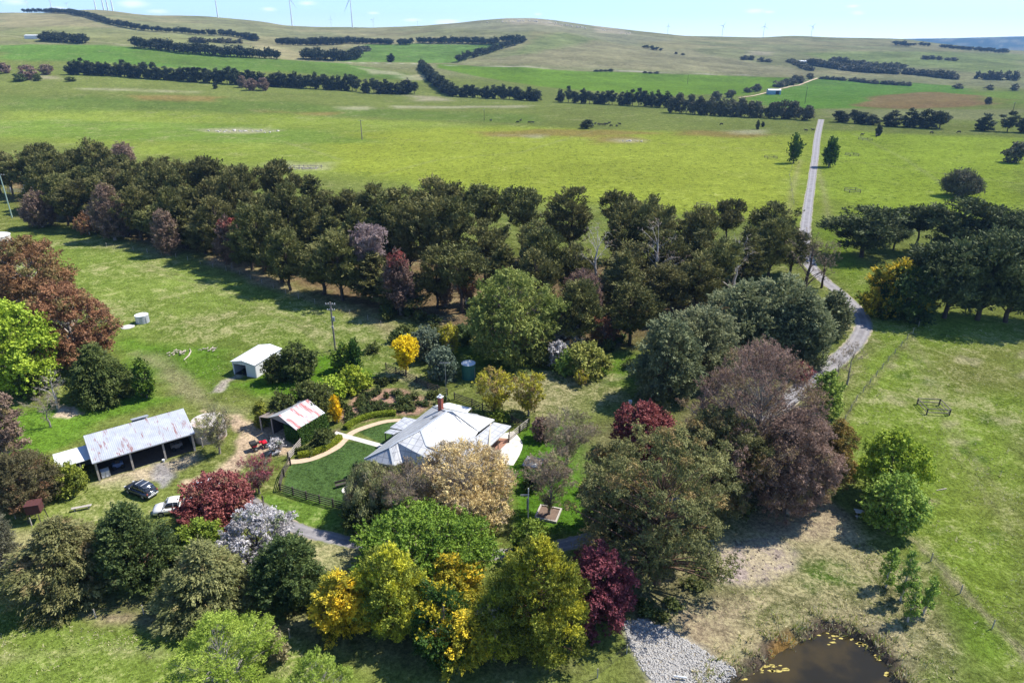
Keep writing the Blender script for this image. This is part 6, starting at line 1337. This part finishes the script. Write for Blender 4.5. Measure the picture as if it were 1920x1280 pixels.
# ------------------------------------------------------------------ wind turbines
m_turb = plain('turbine_white', (.78, .79, .80), .5, var=.02)
def turbine(bx, by, hub, label, Y=2450, rot=0, blade=.55, group=None):
    d = ray(bx, by); t = Y / d[1]; base = Vector((d[0] * t, Y, CH + d[2] * t)); g_ = float(hgt(base.x, base.y)); H = zpix(hub, Y) - base.z
    o = thing('wind_turbine', label, 'wind turbine', (base.x, base.y, g_), 0, group); w = H * (.024 if Y < 2700 else .036)
    top = Vector((base.x, base.y, base.z + H)); MB().tube([(base.x, base.y, g_ - 1), top], [w * 1.1, w * .6], 10).build('tower', m_turb, o)
    MB().box(top + Vector((0, 0, w * .3)), (w * 1.4, w * 5, w * 1.5)).build('nacelle', m_turb, o, bevel=.3); hb = top + Vector((0, -w * 3.2, w * .3)); MB().lathe((0, 0, 0), [(.1, -w), (w * .8, -w * .6), (w, 0), (w, w)], 12)
    MB().tube([hb + Vector((0, -w, 0)), hb + Vector((0, w * .6, 0))], [w * .4, w], 10).build('hub', m_turb, o)
    for k in range(3):
        a = rot + k * 2.0944; dv = Vector((math.sin(a), 0, math.cos(a))); B = MB(); sd_ = Vector((math.cos(a), 0, -math.sin(a))); L = H * blade; vs = []
        for s, c in ((.02, .5), (.15, 1.5), (.5, .9), (1, .15)):
            for i, j in ((-.35, -.12), (.65, 0), (-.35, .12)): vs.append(hb + dv * L * s + sd_ * w * c * i + Vector((0, w * c * j * 1.6, 0)))
        B.add(vs, [(i * 3 + q, i * 3 + (q + 1) % 3, (i + 1) * 3 + (q + 1) % 3, (i + 1) * 3 + q) for i in range(3) for q in range(3)] + [(0, 2, 1), (9, 10, 11)]).build('blade', m_turb, o)
for bx, by, hub, lb, Y, rot in ((408,28,-24,'wind turbine tower left of centre cut by the top edge',2300,.3), (548,47,-6,'tall wind turbine above the gap in the hills, left of the nearest',2420,.5), (661,50,-2,'tall wind turbine above the middle hills',2300,-.55),
    (180,18,-30,'wind turbine tower, leftmost of the four on the knoll',2400,.2), (195,21,-34,'wind turbine tower, second of the four on the knoll',2380,.9), (203,21,-36,'wind turbine tower, third of the four on the knoll',2380,1.4), (212,21,-40,'wind turbine tower, rightmost of the four on the knoll',2380,.5),
    (98,20,-10,'wind turbine tower between the ridge pines and the knoll',2900,1.0), (54,20,4,'small wind turbine above the ridge pines at far left',3200,.2), (128,20,8,'wind turbine with drooping blades behind the ridge pines',3000,.95),
    (621,48,36,'small wind turbine left of the tall middle one',3600,0.05), (700,50,38,'small wind turbine right of the tall middle one',3600,.7), (783,48,41,'tiny wind turbine low behind the round hill shoulder',4200,.75),
    (1252,62,49,'small wind turbine on the right slope of the round hill',3400,.0), (1354,66,49,'small wind turbine, left of the three on the right skyline',3400,.6), (1431,68,50,'small wind turbine, middle of the three on the right skyline',3400,.1), (1521,67,50,'small wind turbine, right of the three on the right skyline',3400,.65)): turbine(bx, by, hub, lb, Y, rot)
# ------------------------------------------------------------------ air, sky, sun, camera
hz = MB().box((0, 8000, 300), (36000, 18400, 640)).mesh('haze', None) if False else None
me = bpy.data.meshes.new('haze'); bm = bmesh.new(); bmesh.ops.create_cube(bm, size=1); bm.to_mesh(me); bm.free()
zlo = float(ZZ.min()) - 6; ho = link('haze', me); ho.scale = (24600, 10000, 420 - zlo); ho.location = (0, 4000, (420 + zlo) / 2)
m, t = newmat('haze'); v = t('ShaderNodeVolumePrincipled', {'Color': (.30, .57, 1.0, 1), 'Density': 6.5e-5, 'Anisotropy': .2}); o_ = t('ShaderNodeOutputMaterial'); t.l.new(v.outputs[0], o_.inputs['Volume']); me.materials.append(m)
tag(ho, 'thin bluish air over the far hills', None, None, 'stuff')
SAZ = R_(22); SEL = R_(54)   # sun to the right and a little ahead
sdir = Vector((math.cos(SEL) * math.cos(SAZ), math.cos(SEL) * math.sin(SAZ), math.sin(SEL)))
sl = bpy.data.lights.new('sun', 'SUN'); sl.energy = 4.6; sl.angle = R_(.55); sl.color = (1, .955, .88); so = bpy.data.objects.new('sun', sl); COL.objects.link(so); so.rotation_euler = sdir.to_track_quat('Z', 'Y').to_euler()
w = bpy.data.worlds.new('World'); scene.world = w; w.use_nodes = True; w.node_tree.nodes.clear(); t = NT(w)
sky = t('ShaderNodeTexSky'); sky.sky_type = 'NISHITA'; sky.sun_disc = False; sky.sun_elevation = SEL; sky.sun_rotation = math.atan2(sdir.x, sdir.y); sky.altitude = 900; sky.air_density = 1.0; sky.dust_density = 0.0; sky.ozone_density = 3.0
tc = t('ShaderNodeTexCoord').outputs['Generated']; sc = t('ShaderNodeMapping', {'Vector': tc, 'Scale': (1, 1, 3.2)}).outputs[0]
nz = t.noise(sc, 16, 6, .62); sz = t('ShaderNodeSeparateXYZ', {0: tc}).outputs[2]
cl = None
for px, py, rx, ry in ((1415,21,.022,.005),(1442,23,.012,.003),(1600,12,.012,.003),(1608,25,.012,.004),(575,7,.02,.006),(505,18,.016,.005),(250,8,.03,.007),(295,22,.02,.004),(700,25,.016,.004),(770,38,.02,.004),(840,42,.026,.005),(1008,27,.010,.003),(30,4,.02,.006),(110,16,.016,.004)):
    d = Vector(ray(px, py)).normalized(); mp = t('ShaderNodeMapping', {'Vector': t('ShaderNodeVectorMath', {0: tc, 1: tuple(d)}, operation='SUBTRACT').outputs[0], 'Scale': (1 / rx, 1 / rx, 1 / ry)})
    ln = t('ShaderNodeVectorMath', {0: mp.outputs[0]}, operation='LENGTH').outputs['Value']; k = t.math('SUBTRACT', 1.0, ln, clamp=True); cl = k if cl is None else t.math('MAXIMUM', cl, k)
cm = t.ramp(t.math('ADD', t.math('MULTIPLY', cl, 1.1), t.math('MULTIPLY', t.math('SUBTRACT', nz, .5), 1.8)), .18, 1.1); cm = t.math('MULTIPLY', cm, t.ramp(cl, 0.0, .25)); cm = t.math('MULTIPLY', cm, .75)
cloud = t('ShaderNodeRGB'); cloud.outputs[0].default_value = (6.8, 7.1, 7.5, 1)
cmx = t.mix(cm, t.mix(1.0, sky.outputs[0], (.74, .83, 1.0), 'MULTIPLY'), cloud.outputs[0])
bg = t('ShaderNodeBackground', {0: cmx, 1: .12}); wo = t('ShaderNodeOutputWorld'); t.l.new(bg.outputs[0], wo.inputs[0])
scene.view_settings.view_transform = 'Standard'; scene.view_settings.look = 'None'; scene.view_settings.exposure = .9; scene.view_settings.gamma = 1
cd = bpy.data.cameras.new('camera'); cd.lens = 24; cd.sensor_width = 36; cd.clip_start = 1; cd.clip_end = 60000; co = bpy.data.objects.new('camera', cd); COL.objects.link(co); co.location = (0, 0, CH); co.rotation_euler = (R_(90) - PITCH, 0, 0); scene.camera = co
scene.cycles.max_bounces = 6; scene.cycles.diffuse_bounces = 3; scene.cycles.glossy_bounces = 2; scene.cycles.transmission_bounces = 3; scene.cycles.volume_bounces = 0; scene.cycles.use_adaptive_sampling = True
